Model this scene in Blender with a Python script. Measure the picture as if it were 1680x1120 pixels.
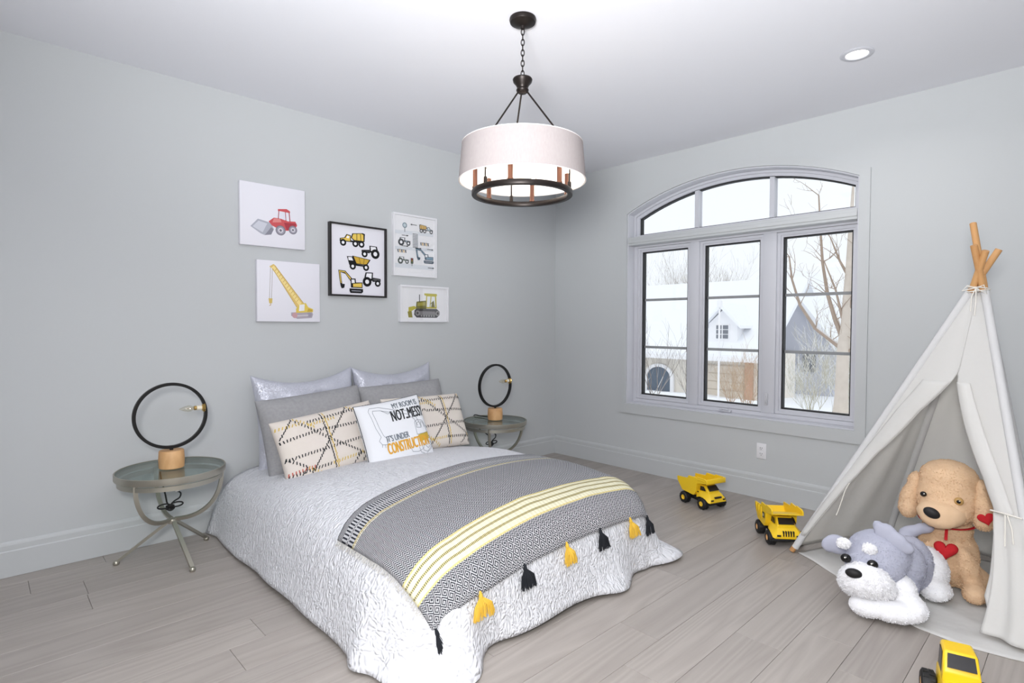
import bpy, bmesh, math, random
from mathutils import Vector, Matrix, noise
R = math.radians
PI = math.pi
for o in list(bpy.data.objects):
    bpy.data.objects.remove(o)
scene = bpy.context.scene
COL = scene.collection
H = 2.74                      # ceiling height


def lin(c):
    out = []
    for k in c[:3]:
        k = k / 255.0
        out.append(k / 12.92 if k <= 0.04045 else ((k + 0.055) / 1.055) ** 2.4)
    return (out[0], out[1], out[2], 1.0)


# ------------------------------------------------------------------ camera
yaw, pitch, roll = 0.80816, -0.02771, 0.00394
fw = Vector((-math.sin(yaw) * math.cos(pitch), math.cos(yaw) * math.cos(pitch), math.sin(pitch)))
r0 = Vector((math.cos(yaw), math.sin(yaw), 0))
u0 = r0.cross(fw)
rt = r0 * math.cos(roll) + u0 * math.sin(roll)
up = u0 * math.cos(roll) - r0 * math.sin(roll)
cd = bpy.data.cameras.new('camera')
cam = bpy.data.objects.new('camera', cd)
COL.objects.link(cam)
cd.sensor_width = 36.0
cd.lens = 920.72 * 36 / 1680
cd.clip_start = 0.02
cd.clip_end = 400
cam.matrix_world = Matrix(((rt.x, up.x, -fw.x, 3.805), (rt.y, up.y, -fw.y, -4.239),
                           (rt.z, up.z, -fw.z, 1.2836), (0, 0, 0, 1)))
scene.camera = cam

# ------------------------------------------------------------------ sky, lights, exposure
world = bpy.data.worlds.new('overcast_sky')
scene.world = world
world.use_nodes = True
bg = world.node_tree.nodes['Background']
bg.inputs[0].default_value = (0.90, 0.95, 1.0, 1)
bg.inputs[1].default_value = 1.1


def light(name, kind, loc, power, color=(1, 1, 1), target=None, **kw):
    l = bpy.data.lights.new(name, kind)
    l.energy = power
    l.color = color
    for k, v in kw.items():
        setattr(l, k, v)
    o = bpy.data.objects.new(name, l)
    COL.objects.link(o)
    o.location = loc
    if target is not None:
        o.rotation_euler = (Vector(target) - Vector(loc)).to_track_quat('-Z', 'Y').to_euler()
    return o


light('winter_sun', 'SUN', (0, 0, 12), 0.25, (1, .96, .9), target=(-3, 8, 0), angle=R(3))
# assumed flash, added for brightness, bounced off the white ceiling ahead of the camera
light('assumed_flash', 'SPOT', (3.7, -4.6, 1.5), 560, (.96, .98, 1.0), target=(3.1, -3.65, 2.74),
      spot_size=R(118), spot_blend=1.0, shadow_soft_size=0.30)
# forward fill added beside the assumed flash to brighten the lower room
light('added_fill', 'SPOT', (3.85, -4.48, 1.62), 245, (1.0, .985, .965), target=(2.05, -1.5, .60),
      spot_size=R(170), spot_blend=1.0, shadow_soft_size=0.25)

vs = scene.view_settings
scene.display_settings.display_device = 'sRGB'
vs.view_transform = 'Standard'
vs.look = 'None'
vs.exposure = 0.0
vs.gamma = 1.0
vs.use_curve_mapping = False

# ------------------------------------------------------------------ helpers


class MB:
    """collects shapes and links them as one mesh object"""

    def __init__(s):
        s.v, s.f, s.m, s.uv = [], [], [], {}

    def add(s, verts, faces, mat=0):
        o = len(s.v)
        s.v += [tuple(p) for p in verts]
        for f in faces:
            s.f.append(tuple(i + o for i in f))
            s.m.append(mat)
        return s

    def box(s, x0, x1, y0, y1, z0, z1, mat=0, M=None, bev=0.0, seg=2):
        bm = bmesh.new()
        bmesh.ops.create_cube(bm, size=1)
        bmesh.ops.scale(bm, vec=(x1 - x0, y1 - y0, z1 - z0), verts=bm.verts)
        bmesh.ops.translate(bm, vec=((x0 + x1) / 2, (y0 + y1) / 2, (z0 + z1) / 2), verts=bm.verts)
        if bev:
            bmesh.ops.bevel(bm, geom=bm.edges[:], offset=bev, segments=seg, profile=.5, affect='EDGES')
        s.bm(bm, mat, M)
        return s

    def bm(s, bm, mat=0, M=None):
        bm.verts.index_update()
        vs_ = [(M @ v.co) if M else v.co for v in bm.verts]
        fs = [[v.index for v in f.verts] for f in bm.faces]
        s.add(vs_, fs, mat)
        bm.free()
        return s

    def sphere(s, c, rad, mat=0, n=16, m=10, M=None):
        if not hasattr(rad, '__len__'):
            rad = (rad,) * 3
        vs_, fs = [], []
        for j in range(m + 1):
            th = PI * j / m
            for i in range(n):
                a = 2 * PI * i / n
                p = Vector((rad[0] * math.sin(th) * math.cos(a), rad[1] * math.sin(th) * math.sin(a), rad[2] * math.cos(th)))
                if M:
                    p = M @ p
                vs_.append(p + Vector(c))
        for j in range(m):
            for i in range(n):
                k = (i + 1) % n
                fs.append((j * n + i, j * n + n + i, j * n + n + k, j * n + k))
        return s.add(vs_, fs, mat)

    def tube(s, pts, r, n=8, closed=False, mat=0, flat=None):
        """sweep a circle (or a flat rectangle (w,h)) along points"""
        pts = [Vector(p) for p in pts]
        N = len(pts)
        rr = r if hasattr(r, '__len__') else [r] * N
        vs_, fs = [], []
        prev = None
        for i, p in enumerate(pts):
            if closed:
                t = pts[(i + 1) % N] - pts[i - 1]
            else:
                t = pts[min(i + 1, N - 1)] - pts[max(i - 1, 0)]
            if t.length < 1e-9:
                t = Vector((0, 0, 1))
            t.normalize()
            if prev is None:
                a = Vector((0, 0, 1)) if abs(t.z) < .95 else Vector((1, 0, 0))
                nx = (a - t * a.dot(t)).normalized()
            else:
                nx = (prev - t * prev.dot(t))
                nx = nx.normalized() if nx.length > 1e-6 else prev
            prev = nx
            ny = t.cross(nx)
            if flat:
                w, h = flat[0] / 2, flat[1] / 2
                for (a, b) in ((w, h), (-w, h), (-w, -h), (w, -h)):
                    vs_.append(p + ny * a + nx * b)
            else:
                for k in range(n):
                    an = 2 * PI * k / n
                    vs_.append(p + (nx * math.cos(an) + ny * math.sin(an)) * rr[i])
        if flat:
            n = 4
        L = N if closed else N - 1
        for i in range(L):
            j = (i + 1) % N
            for k in range(n):
                q = (k + 1) % n
                fs.append((i * n + k, i * n + q, j * n + q, j * n + k))
        if not closed:
            fs.append(tuple(range(n - 1, -1, -1)))
            fs.append(tuple((N - 1) * n + k for k in range(n)))
        return s.add(vs_, fs, mat)

    def lathe(s, prof, c=(0, 0, 0), n=32, mat=0, closed=False, M=None, caps=False):
        vs_, fs = [], []
        for (r, z) in prof:
            for i in range(n):
                a = 2 * PI * i / n
                p = Vector((r * math.cos(a), r * math.sin(a), z))
                if M:
                    p = M @ p
                vs_.append(p + Vector(c))
        K = len(prof)
        for j in range(K if closed else K - 1):
            j2 = (j + 1) % K
            for i in range(n):
                k = (i + 1) % n
                fs.append((j * n + i, j * n + k, j2 * n + k, j2 * n + i))
        if caps:
            fs.append(tuple(range(n - 1, -1, -1)))
            fs.append(tuple((K - 1) * n + i for i in range(n)))
        return s.add(vs_, fs, mat)

    def grid(s, fn, nu, nv, mat=0, uvfn=None):
        o = len(s.v)
        vs_ = [fn(i / nu, j / nv) for j in range(nv + 1) for i in range(nu + 1)]
        if uvfn:
            for j in range(nv + 1):
                for i in range(nu + 1):
                    s.uv[o + j * (nu + 1) + i] = uvfn(i / nu, j / nv)
        w = nu + 1
        return s.add(vs_, [(j * w + i, j * w + i + 1, (j + 1) * w + i + 1, (j + 1) * w + i) for j in range(nv) for i in range(nu)], mat)

    def prism(s, poly, h0, h1, fn, mat=0):
        """extrude a 2-D polygon; fn(a, b, h) gives the 3-D point"""
        n = len(poly)
        vs_ = [fn(a, b, h0) for a, b in poly] + [fn(a, b, h1) for a, b in poly]
        fs = [tuple(range(n - 1, -1, -1)), tuple(range(n, 2 * n))]
        for i in range(n):
            k = (i + 1) % n
            fs.append((i, k, n + k, n + i))
        return s.add(vs_, fs, mat)

    def ring(s, inner, outer, h0, h1, fn, mat=0):
        """closed frame between two polygons with equal counts"""
        n = len(inner)
        vs_ = [fn(a, b, h0) for a, b in inner] + [fn(a, b, h0) for a, b in outer] + \
              [fn(a, b, h1) for a, b in inner] + [fn(a, b, h1) for a, b in outer]
        fs = []
        for i in range(n):
            k = (i + 1) % n
            fs += [(i, n + i, n + k, k), (2 * n + i, 2 * n + k, 3 * n + k, 3 * n + i),
                   (i, k, 2 * n + k, 2 * n + i), (n + i, 3 * n + i, 3 * n + k, n + k)]
        return s.add(vs_, fs, mat)

    def mesh(s, name, smooth=None):
        me = bpy.data.meshes.new(name)
        me.from_pydata(s.v, [], s.f)
        me.polygons.foreach_set('material_index', s.m)
        if s.uv:
            uvl = me.uv_layers.new(name='UVMap')
            for lp in me.loops:
                uvl.data[lp.index].uv = s.uv.get(lp.vertex_index, (0, 0))
        bm = bmesh.new()
        bm.from_mesh(me)
        bmesh.ops.recalc_face_normals(bm, faces=bm.faces)
        bm.to_mesh(me)
        bm.free()
        if smooth is not None:
            me.shade_smooth()
            if smooth < 180:
                me.set_sharp_from_angle(angle=R(smooth))
        me.update()
        return me

    def build(s, name, mats, parent=None, smooth=40, world=False):
        if world and parent is not None:
            mw, q = Matrix.Identity(4), parent
            while q is not None:
                mw, q = q.matrix_basis @ mw, q.parent
            inv = mw.inverted()
            s.v = [tuple(inv @ Vector(p)) for p in s.v]
        me = s.mesh(name, smooth)
        for m in (mats if isinstance(mats, (list, tuple)) else [mats]):
            me.materials.append(m)
        o = bpy.data.objects.new(name, me)
        COL.objects.link(o)
        o.parent = parent
        return o


def tag(o, label=None, cat=None, group=None, kind=None):
    if label:
        o['label'] = label
    if cat:
        o['category'] = cat
    if group:
        o['group'] = group
    if kind:
        o['kind'] = kind
    return o


def thing(name, loc=(0, 0, 0), rz=0.0, label=None, cat=None, group=None, kind=None):
    o = bpy.data.objects.new(name, None)
    o.empty_display_size = .05
    COL.objects.link(o)
    o.matrix_basis = Matrix.Translation(loc) @ Matrix.Rotation(rz, 4, 'Z')
    return tag(o, label, cat, group, kind)


def copy_tree(o, parent=None):
    c = o.copy()
    COL.objects.link(c)
    c.parent = parent
    for ch in [k for k in bpy.data.objects if k.parent == o]:
        copy_tree(ch, c)
    return c


# ------------------------------------------------------------------ materials


def nodes(m):
    m.use_nodes = True
    nt = m.node_tree
    return nt, nt.nodes, nt.links, nt.nodes['Principled BSDF']


def mat(name, col, rough=.5, metal=0.0, spec=.5, bump=None, var=None, sheen=0.0, emit=None, coord='Object', trans=0.0, alpha=None):
    m = bpy.data.materials.new(name)
    nt, N, L, b = nodes(m)
    b.inputs['Base Color'].default_value = lin(col)
    b.inputs['Roughness'].default_value = rough
    b.inputs['Metallic'].default_value = metal
    b.inputs['Specular IOR Level'].default_value = spec
    if sheen:
        b.inputs['Sheen Weight'].default_value = sheen
        b.inputs['Sheen Roughness'].default_value = .5
        b.inputs['Sheen Tint'].default_value = lin(col)
    if emit:
        b.inputs['Emission Color'].default_value = lin(emit[0])
        b.inputs['Emission Strength'].default_value = emit[1]
    if trans:
        b.inputs['Transmission Weight'].default_value = trans
    tc = N.new('ShaderNodeTexCoord')
    if bump:
        n = N.new('ShaderNodeTexNoise')
        n.inputs['Scale'].default_value = bump[0]
        n.inputs['Detail'].default_value = 3
        L.new(tc.outputs[coord], n.inputs['Vector'])
        bp = N.new('ShaderNodeBump')
        bp.inputs['Strength'].default_value = bump[1]
        bp.inputs['Distance'].default_value = bump[2]
        L.new(n.outputs['Fac'], bp.inputs['Height'])
        L.new(bp.outputs['Normal'], b.inputs['Normal'])
    if var:
        n = N.new('ShaderNodeTexNoise')
        n.inputs['Scale'].default_value = var[0]
        n.inputs['Detail'].default_value = 4
        L.new(tc.outputs[coord], n.inputs['Vector'])
        mx = N.new('ShaderNodeMix')
        mx.data_type = 'RGBA'
        mx.inputs[6].default_value = lin(col)
        mx.inputs[7].default_value = lin(var[1])
        L.new(n.outputs['Fac'], mx.inputs[0])
        L.new(mx.outputs[2], b.inputs['Base Color'])
    return m


def wood_mat(name, c1, c2, rough, along, ring=14, stretch=.06, bumpd=.0006, rnd=0.0):
    """grain runs along the given axis (0, 1, 2) of the object"""
    m = bpy.data.materials.new(name)
    nt, N, L, b = nodes(m)
    b.inputs['Roughness'].default_value = rough
    tc = N.new('ShaderNodeTexCoord')
    oi = N.new('ShaderNodeObjectInfo')
    mp = N.new('ShaderNodeMapping')
    sc = [1, 1, 1]
    sc[along] = stretch
    mp.inputs['Scale'].default_value = sc
    add = N.new('ShaderNodeVectorMath')
    add.operation = 'ADD'
    sm = N.new('ShaderNodeVectorMath')
    sm.operation = 'SCALE'
    cx = N.new('ShaderNodeCombineXYZ')
    for i in range(3):
        L.new(oi.outputs['Random'], cx.inputs[i])
    L.new(cx.outputs[0], sm.inputs[0])
    sm.inputs['Scale'].default_value = 37.0
    L.new(tc.outputs['Object'], mp.inputs['Vector'])
    L.new(mp.outputs[0], add.inputs[0])
    L.new(sm.outputs[0], add.inputs[1])
    n1 = N.new('ShaderNodeTexNoise')
    n1.inputs['Scale'].default_value = 5
    n1.inputs['Detail'].default_value = 2
    n1.inputs['Distortion'].default_value = .6
    L.new(add.outputs[0], n1.inputs['Vector'])
    ml = N.new('ShaderNodeMath')
    ml.operation = 'MULTIPLY'
    ml.inputs[1].default_value = ring
    L.new(n1.outputs['Fac'], ml.inputs[0])
    fr = N.new('ShaderNodeMath')
    fr.operation = 'PINGPONG'
    fr.inputs[1].default_value = 1.0
    L.new(ml.outputs[0], fr.inputs[0])
    n2 = N.new('ShaderNodeTexNoise')
    n2.inputs['Scale'].default_value = 120
    n2.inputs['Detail'].default_value = 3
    L.new(add.outputs[0], n2.inputs['Vector'])
    mixf = N.new('ShaderNodeMix')
    mixf.inputs[0].default_value = .45
    L.new(fr.outputs[0], mixf.inputs[2])
    L.new(n2.outputs['Fac'], mixf.inputs[3])
    mx = N.new('ShaderNodeMix')
    mx.data_type = 'RGBA'
    mx.inputs[6].default_value = lin(c1)
    mx.inputs[7].default_value = lin(c2)
    L.new(mixf.outputs[0], mx.inputs[0])
    hs = N.new('ShaderNodeHueSaturation')
    mr = N.new('ShaderNodeMapRange')
    mr.inputs[3].default_value = 1 - rnd
    mr.inputs[4].default_value = 1 + rnd
    L.new(oi.outputs['Random'], mr.inputs[0])
    L.new(mr.outputs[0], hs.inputs['Value'])
    L.new(mx.outputs[2], hs.inputs['Color'])
    L.new(hs.outputs[0], b.inputs['Base Color'])
    bp = N.new('ShaderNodeBump')
    bp.inputs['Strength'].default_value = .25
    bp.inputs['Distance'].default_value = bumpd
    L.new(mixf.outputs[0], bp.inputs['Height'])
    L.new(bp.outputs[0], b.inputs['Normal'])
    return m


def glass_mat(name, tint=(255, 255, 255), refl=.12, rough=.02):
    m = bpy.data.materials.new(name)
    m.use_nodes = True
    nt = m.node_tree
    nt.nodes.clear()
    N, L = nt.nodes, nt.links
    out = N.new('ShaderNodeOutputMaterial')
    tr = N.new('ShaderNodeBsdfTransparent')
    tr.inputs[0].default_value = lin(tint)
    gl = N.new('ShaderNodeBsdfGlossy')
    gl.inputs['Roughness'].default_value = rough
    lw = N.new('ShaderNodeLayerWeight')
    lw.inputs['Blend'].default_value = .5
    pw = N.new('ShaderNodeMath')
    pw.operation = 'POWER'
    pw.inputs[1].default_value = 4.0
    L.new(lw.outputs['Facing'], pw.inputs[0])
    mm = N.new('ShaderNodeMath')
    mm.operation = 'MULTIPLY_ADD'
    mm.inputs[1].default_value = .6
    mm.inputs[2].default_value = refl * .4
    L.new(pw.outputs[0], mm.inputs[0])
    mx = N.new('ShaderNodeMixShader')
    L.new(mm.outputs[0], mx.inputs[0])
    L.new(tr.outputs[0], mx.inputs[1])
    L.new(gl.outputs[0], mx.inputs[2])
    L.new(mx.outputs[0], out.inputs[0])
    return m


WALL = mat('wall_paint', (198, 201, 203), .85, spec=.2, bump=(180, .08, .001))
CEIL = mat('ceiling_paint', (236, 237, 243), .9, spec=.1, bump=(150, .05, .001))
TRIM = mat('trim_paint', (196, 199, 201), .5, spec=.4)
VINYL = mat('white_vinyl', (206, 207, 214), .35)
GASKET = mat('black_gasket', (22, 22, 24), .6)
GRILLE = mat('grey_grille', (150, 152, 154), .4)
PANE = glass_mat('window_glass', refl=.06)
FLOORM = wood_mat('grey_oak', (156, 148, 142), (176, 169, 163), .42, 1, ring=22, rnd=.055)
SUBFLOOR = mat('floor_joint', (70, 66, 62), .9)
BLACKM = mat('black_metal', (22, 21, 21), .42, .3)
BRONZE = mat('dark_bronze', (38, 32, 30), .4, .6)
COPPER = mat('brown_copper', (112, 74, 58), .4, .5)
PEWTER = mat('pewter_metal', (178, 174, 162), .36, .85, bump=(60, .05, .001))
BRASS = mat('polished_brass', (214, 178, 106), .22, 1.0)
# ------------------------------------------------------------------ the room
XW, YW = 5.0, -5.0            # room extents: x 0..XW, y 0..YW
random.seed(4)
fl = MB().box(0, XW, YW, 0, -.05, -.013).build('floor', SUBFLOOR, smooth=None)
tag(fl, kind='structure')
PW = .189
row = 0
x = -.06
while x < XW:
    y = -random.uniform(.2, 1.9)
    ya = 0.0
    while ya > YW:
        yb = max(y, YW)
        x0, x1 = max(x, 0), min(x + PW, XW)
        if x1 - x0 > .02 and ya - yb > .02:
            g = .0007
            cx, cy = (x0 + x1) / 2, (ya + yb) / 2
            p = MB().box(x0 + g - cx, x1 - g - cx, yb + g - cy, ya - g - cy, -.013, 0, bev=.0008, seg=1).build('plank', FLOORM, fl, smooth=None)
            p.location = (cx, cy, 0)
        ya = yb
        y -= random.choice((1.2, 1.5, 1.8, 2.1)) * random.uniform(.9, 1.05)
    x += PW
    row += 1

tag(MB().box(-.1, XW + .1, YW - .1, .22, H, H + .1).build('ceiling', CEIL, smooth=None), kind='structure')
tag(MB().box(-.12, 0, YW - .1, .22, -.05, H).build('wall_left', WALL, smooth=None), kind='structure')
tag(MB().box(XW, XW + .12, YW - .1, .22, -.05, H).build('wall_right', WALL, smooth=None), kind='structure')
tag(MB().box(0, XW, YW - .12, YW, -.05, H).build('wall_near', WALL, smooth=None), kind='structure')

# far wall with the arched opening
xL, xR, zB, zS, zA = .863, 2.69, .592, 2.285, 2.492
xm, hw = (xL + xR) / 2, (xR - xL) / 2
RA = (hw ** 2 + (zA - zS) ** 2) / (2 * (zA - zS))
zc = zA - RA


def arch(xx, off=0.0):
    return zc + math.sqrt(max((RA + off) ** 2 - (xx - xm) ** 2, 0))


NS = 32
axs = [xL + (xR - xL) * i / NS for i in range(NS + 1)]
w = MB()
for yy in (0.0, .22):
    def q(xa, za, xb, zb_, zc_=None, zd=None):
        zc_ = za if zc_ is None else zc_
        zd = zb_ if zd is None else zd
        w.add([(xa, yy, za), (xb, yy, zc_), (xb, yy, zd), (xa, yy, zb_)], [(0, 1, 2, 3)])
    q(0, -.05, xL, H)
    q(xR, -.05, XW, H)
    q(xL, -.05, xR, zB)
    for i in range(NS):
        q(axs[i], arch(axs[i]), axs[i + 1], H, arch(axs[i + 1]), H)
rev = [(xL, zB), (xR, zB), (xR, zS)] + [(a, arch(a)) for a in reversed(axs[1:-1])] + [(xL, zS)]
for i in range(len(rev)):
    a, b = rev[i], rev[(i + 1) % len(rev)]
    w.add([(a[0], 0, a[1]), (b[0], 0, b[1]), (b[0], .22, b[1]), (a[0], .22, a[1])], [(0, 1, 2, 3)])
wf = w.build('wall_far', WALL, smooth=None)
tag(wf, kind='structure')


def baseboard(name, a, b, nrm):
    """moulded baseboard from a to b, nrm points into the room"""
    prof = [(0, 0), (.016, 0), (.016, .128), (.012, .134), (.012, .160), (.009, .170), (.004, .178), (0, .178)]
    m = MB()
    vs_ = []
    for P in (a, b):
        for (d, z) in prof:
            vs_.append((P[0] + nrm[0] * d, P[1] + nrm[1] * d, z + .001))
    n = len(prof)
    fs = [(i, (i + 1) % n, n + (i + 1) % n, n + i) for i in range(n)] + [tuple(range(n)), tuple(range(2 * n - 1, n - 1, -1))]
    m.add(vs_, fs)
    tag(m.build(name, TRIM, smooth=None), kind='structure')


baseboard('baseboard_left', (0, YW), (0, 0), (1, 0))
baseboard('baseboard_far', (.016, 0), (XW, 0), (0, -1))
baseboard('baseboard_right', (XW, YW), (XW, -.016), (-1, 0))
baseboard('baseboard_near', (.016, YW), (XW - .016, YW), (0, 1))

# ------------------------------------------------------------------ window
win = thing('window_1', (xm, 0, zB), kind='structure')
XZ = lambda a, b, h: (a, h, b)


def archpoly(off, zbot, n=24):
    """opening outline grown by off (negative shrinks)"""
    xa, xb = xL - off, xR + off
    pts = [(xa, zbot), (xb, zbot)]
    for i in range(n + 1):
        t = xb + (xa - xb) * i / n
        pts.append((t, arch(t, off)))
    return pts


MB().ring(archpoly(0, zB), archpoly(.064, zB - .086), -.016, -.0005, XZ).build('casing', TRIM, win, smooth=None, world=True)
# jamb lining inside the opening
MB().ring(archpoly(-.010, zB + .010), archpoly(-.0005, zB + .0005), .0, .13, XZ).build('jamb_lining', VINYL, win, smooth=None, world=True)


def rect(x0, x1, z0, z1):
    return [(x0, z0), (x1, z0), (x1, z1), (x0, z1)]


TZ0, TZ1 = 2.003, 2.075
MB().box(xL + .011, xR - .011, -.004, .13, TZ0, TZ1, bev=.004).box(xL + .011, xR - .011, -.012, .0, TZ0 + .018, TZ0 + .048, bev=.004).build('transom_bar', TRIM, win, smooth=30, world=True)
fr = MB()
fr.ring(rect(xL + .045, xR - .028, zB + .040, TZ0 - .015), rect(xL + .011, xR - .011, zB + .011, TZ0), .095, .19, XZ)
fr.build('frame', VINYL, win, smooth=None, world=True)
sash = [(.906, 1.428), (1.508, 2.032), (2.128, 2.662)]
for a, b in ((1.428, 1.508), (2.032, 2.128)):
    MB().box(a, b, .085, .19, zB + .041, TZ0 - .016, bev=.003).build('mullion', VINYL, win, smooth=30, world=True)
z0, z1 = zB + .041, TZ0 - .016
for (a, b) in sash:
    sm = MB()
    sm.ring(rect(a + .022, b - .022, z0 + .022, z1 - .022), rect(a + .001, b - .001, z0 + .001, z1 - .001), .105, .18, XZ)
    sm.ring(rect(a + .036, b - .036, z0 + .036, z1 - .036), rect(a + .022, b - .022, z0 + .022, z1 - .022), .118, .178, XZ)
    so = sm.build('sash', VINYL, win, smooth=None, world=True)
    MB().ring(rect(a + .045, b - .045, z0 + .045, z1 - .045), rect(a + .036, b - .036, z0 + .036, z1 - .036), .128, .172, XZ).build('gasket', GASKET, so, smooth=None, world=True)  # gasket widened, its black also takes in the shaded inner side
    MB().box(a + .041, b - .041, .147, .153, z0 + .041, z1 - .041).build('pane', PANE, so, smooth=None, world=True)
    for k in (1, 2):
        zz = z0 + .041 + (z1 - z0 - .082) * k / 3
        MB().box(a + .041, b - .041, .1545, .168, zz - .011, zz + .011, bev=.002).build('muntin', GRILLE, so, smooth=None, world=True)
# arched light above the transom bar
zt = TZ1 + .0
af = MB()
af.ring(archpoly(-.030, zt + .012), archpoly(-.011, zt), .085, .19, XZ)
af.ring(archpoly(-.052, zt + .028), archpoly(-.030, zt + .012), .105, .185, XZ)
af.build('arch_frame', VINYL, win, smooth=None, world=True)
MB().ring(archpoly(-.060, zt + .036), archpoly(-.052, zt + .028), .128, .17, XZ).build('gasket', GASKET, win, smooth=None, world=True)
bars = [(1.452, 1.486), (2.062, 2.096)]
edges = [xL + .057, 1.452, 1.486, 2.062, 2.096, xR - .057]
for a, b in bars:
    MB().prism([(a, zt + .033), (b, zt + .033), (b, arch(b, -.057)), (a, arch(a, -.057))], .11, .175, XZ).build('mullion', VINYL, win, smooth=None, world=True)
for a, b in ((edges[0], edges[1]), (edges[2], edges[3]), (edges[4], edges[5])):
    n = 10
    poly = [(a, zt + .033), (b, zt + .033)] + [(b + (a - b) * i / n, arch(b + (a - b) * i / n, -.057)) for i in range(n + 1)]
    MB().prism(poly, .147, .153, XZ).build('pane', PANE, win, smooth=None, world=True)
# crank operator and latch of the middle casement
cr = MB().box(1.70, 1.80, .070, .104, zB + .012, zB + .030, bev=.004)
cr.tube([(1.715, .066, zB + .028), (1.74, .056, zB + .040), (1.79, .054, zB + .036)], .006, 8)
cr.build('crank_handle', VINYL, win, smooth=40, world=True)
MB().box(2.060, 2.084, .072, .084, zB + .10, zB + .19, bev=.004).box(2.066, 2.078, .060, .073, zB + .115, zB + .165, bev=.004).build('latch', mat('latch_grey', (196, 197, 202), .35), win, smooth=40, world=True)


# ------------------------------------------------------------------ outlets
OUTLET = mat('outlet_white', (232, 232, 236), .35)
SLOT = mat('outlet_slot', (40, 40, 42), .6)


def outlet(loc, rz, label):
    t = thing('power_outlet', loc, rz, label, 'outlet', 'wall outlets')
    # local: x right, y out of the wall towards -y, z up
    MB().box(-.036, .036, -.006, 0, -.058, .058, bev=.003).build('cover_plate', OUTLET, t)
    for dz in (-.021, .021):
        s = MB().box(-.017, .017, -.009, -.006, dz - .016, dz + .016, bev=.0015)
        so_ = s.build('socket', OUTLET, t)
        k = MB()
        k.box(-.008, -.0055, -.0098, -.0088, dz - .002, dz + .008)
        k.box(.0055, .008, -.0098, -.0088, dz - .002, dz + .008)
        k.lathe([(0.0005, -.0098), (.0028, -.0098), (.0028, -.0088)], (0, 0, 0), 10, M=Matrix.Translation((0, 0, dz - .009)) @ Matrix.Rotation(PI / 2, 4, 'X') @ Matrix.Scale(-1, 4, (0, 0, 1)))
        k.build('slots', SLOT, so_)
    return t


outlet((2.078, -.0005, .356), 0, 'white duplex power outlet on the wall below the window')
outlet((.0005, -.868, .345), PI / 2, 'white power outlet on the left wall behind the far nightstand')

# ------------------------------------------------------------------ recessed ceiling lights
LENS = mat('lit_lens', (255, 255, 255), .5, emit=((255, 250, 242), 5.0))


def downlight(x, y, label, p=3):
    t = thing('recessed_light', (x, y, H), 0, label, 'ceiling light', 'recessed ceiling lights')
    MB().lathe([(.052, -.001), (.078, -.001), (.080, -.004), (.074, -.008), (.056, -.008), (.052, -.004)], n=32, closed=True).build('trim_ring', VINYL, t)
    MB().lathe([(.001, -.0035), (.052, -.0035)], n=24).build('lens', LENS, t, smooth=None)
    l = light('downlight_beam', 'AREA', (0, 0, -.012), p, (1, .965, .92), shape='DISK', size=.10, spread=R(150))
    l.parent = t


downlight(2.879, -.821, 'small round recessed ceiling light lit near the window wall')

# ------------------------------------------------------------------ chandelier
CX, CY = 1.884, -2.341
ch = thing('drum_chandelier', (CX, CY, 0), 0, 'white fabric drum shade chandelier with bronze ring hanging over the bed', 'chandelier')


def shade_mat():
    m = bpy.data.materials.new('shade_fabric')
    m.use_nodes = True
    nt = m.node_tree
    nt.nodes.clear()
    N, L = nt.nodes, nt.links
    out = N.new('ShaderNodeOutputMaterial')
    d = N.new('ShaderNodeBsdfDiffuse')
    t = N.new('ShaderNodeBsdfTranslucent')
    mx = N.new('ShaderNodeMixShader')
    tc = N.new('ShaderNodeTexCoord')
    mp = N.new('ShaderNodeMapping')
    mp.inputs['Scale'].default_value = (1, 1, .3)
    n = N.new('ShaderNodeTexNoise')
    n.inputs['Scale'].default_value = 160
    rp = N.new('ShaderNodeMix')
    rp.data_type = 'RGBA'
    rp.inputs[6].default_value = lin((160, 151, 151))
    rp.inputs[7].default_value = lin((170, 163, 161))
    L.new(tc.outputs['Object'], mp.inputs[0])
    L.new(mp.outputs[0], n.inputs['Vector'])
    L.new(n.outputs['Fac'], rp.inputs[0])
    L.new(rp.outputs[2], d.inputs[0])
    L.new(rp.outputs[2], t.inputs[0])
    mx.inputs[0].default_value = .018
    L.new(d.outputs[0], mx.inputs[1])
    L.new(t.outputs[0], mx.inputs[2])
    L.new(mx.outputs[0], out.inputs[0])
    return m


SHADE = shade_mat()
ZT, ZB2, RT, RB = 2.145, 1.972, .286, .302
MB().lathe([(.001, H - .001), (.062, H - .001), (.064, H - .010), (.060, H - .022), (.030, H - .034), (.012, H - .038), (.010, H - .05), (.001, H - .05)], n=32).build('canopy', BRONZE, ch)
# chain: oval links, every second one turned
link_me = None
zz = H - .052
nl = 9
zend = 2.468
step = (zz - zend) / nl
for i in range(nl):
    pts = []
    for k in range(14):
        a = 2 * PI * k / 14
        pts.append((.0075 * math.cos(a), 0, (step * .5 + .004) * math.sin(a)))
    if link_me is None:
        lo = MB().tube(pts, .0024, 6, closed=True).build('chain_link', BRONZE, ch)
        link_me = lo.data
    else:
        lo = bpy.data.objects.new('chain_link', link_me)
        COL.objects.link(lo)
        lo.parent = ch
    lo.location = (0, 0, zz - step * (i + .5))
    lo.rotation_euler = (0, 0, R(40) + (PI / 2 if i % 2 else 0))
MB().lathe([(.001, 2.47), (.008, 2.47), (.010, 2.462), (.044, 2.458), (.047, 2.452), (.044, 2.440), (.030, 2.424), (.026, 2.412), (.030, 2.404), (.028, 2.396), (.018, 2.388), (.001, 2.386)], n=32).build('hub', BRONZE, ch)
vx = Vector((math.cos(yaw), math.sin(yaw), 0))     # picture right
vb = Vector((-math.sin(yaw), math.cos(yaw), 0))    # away from the camera


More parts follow.
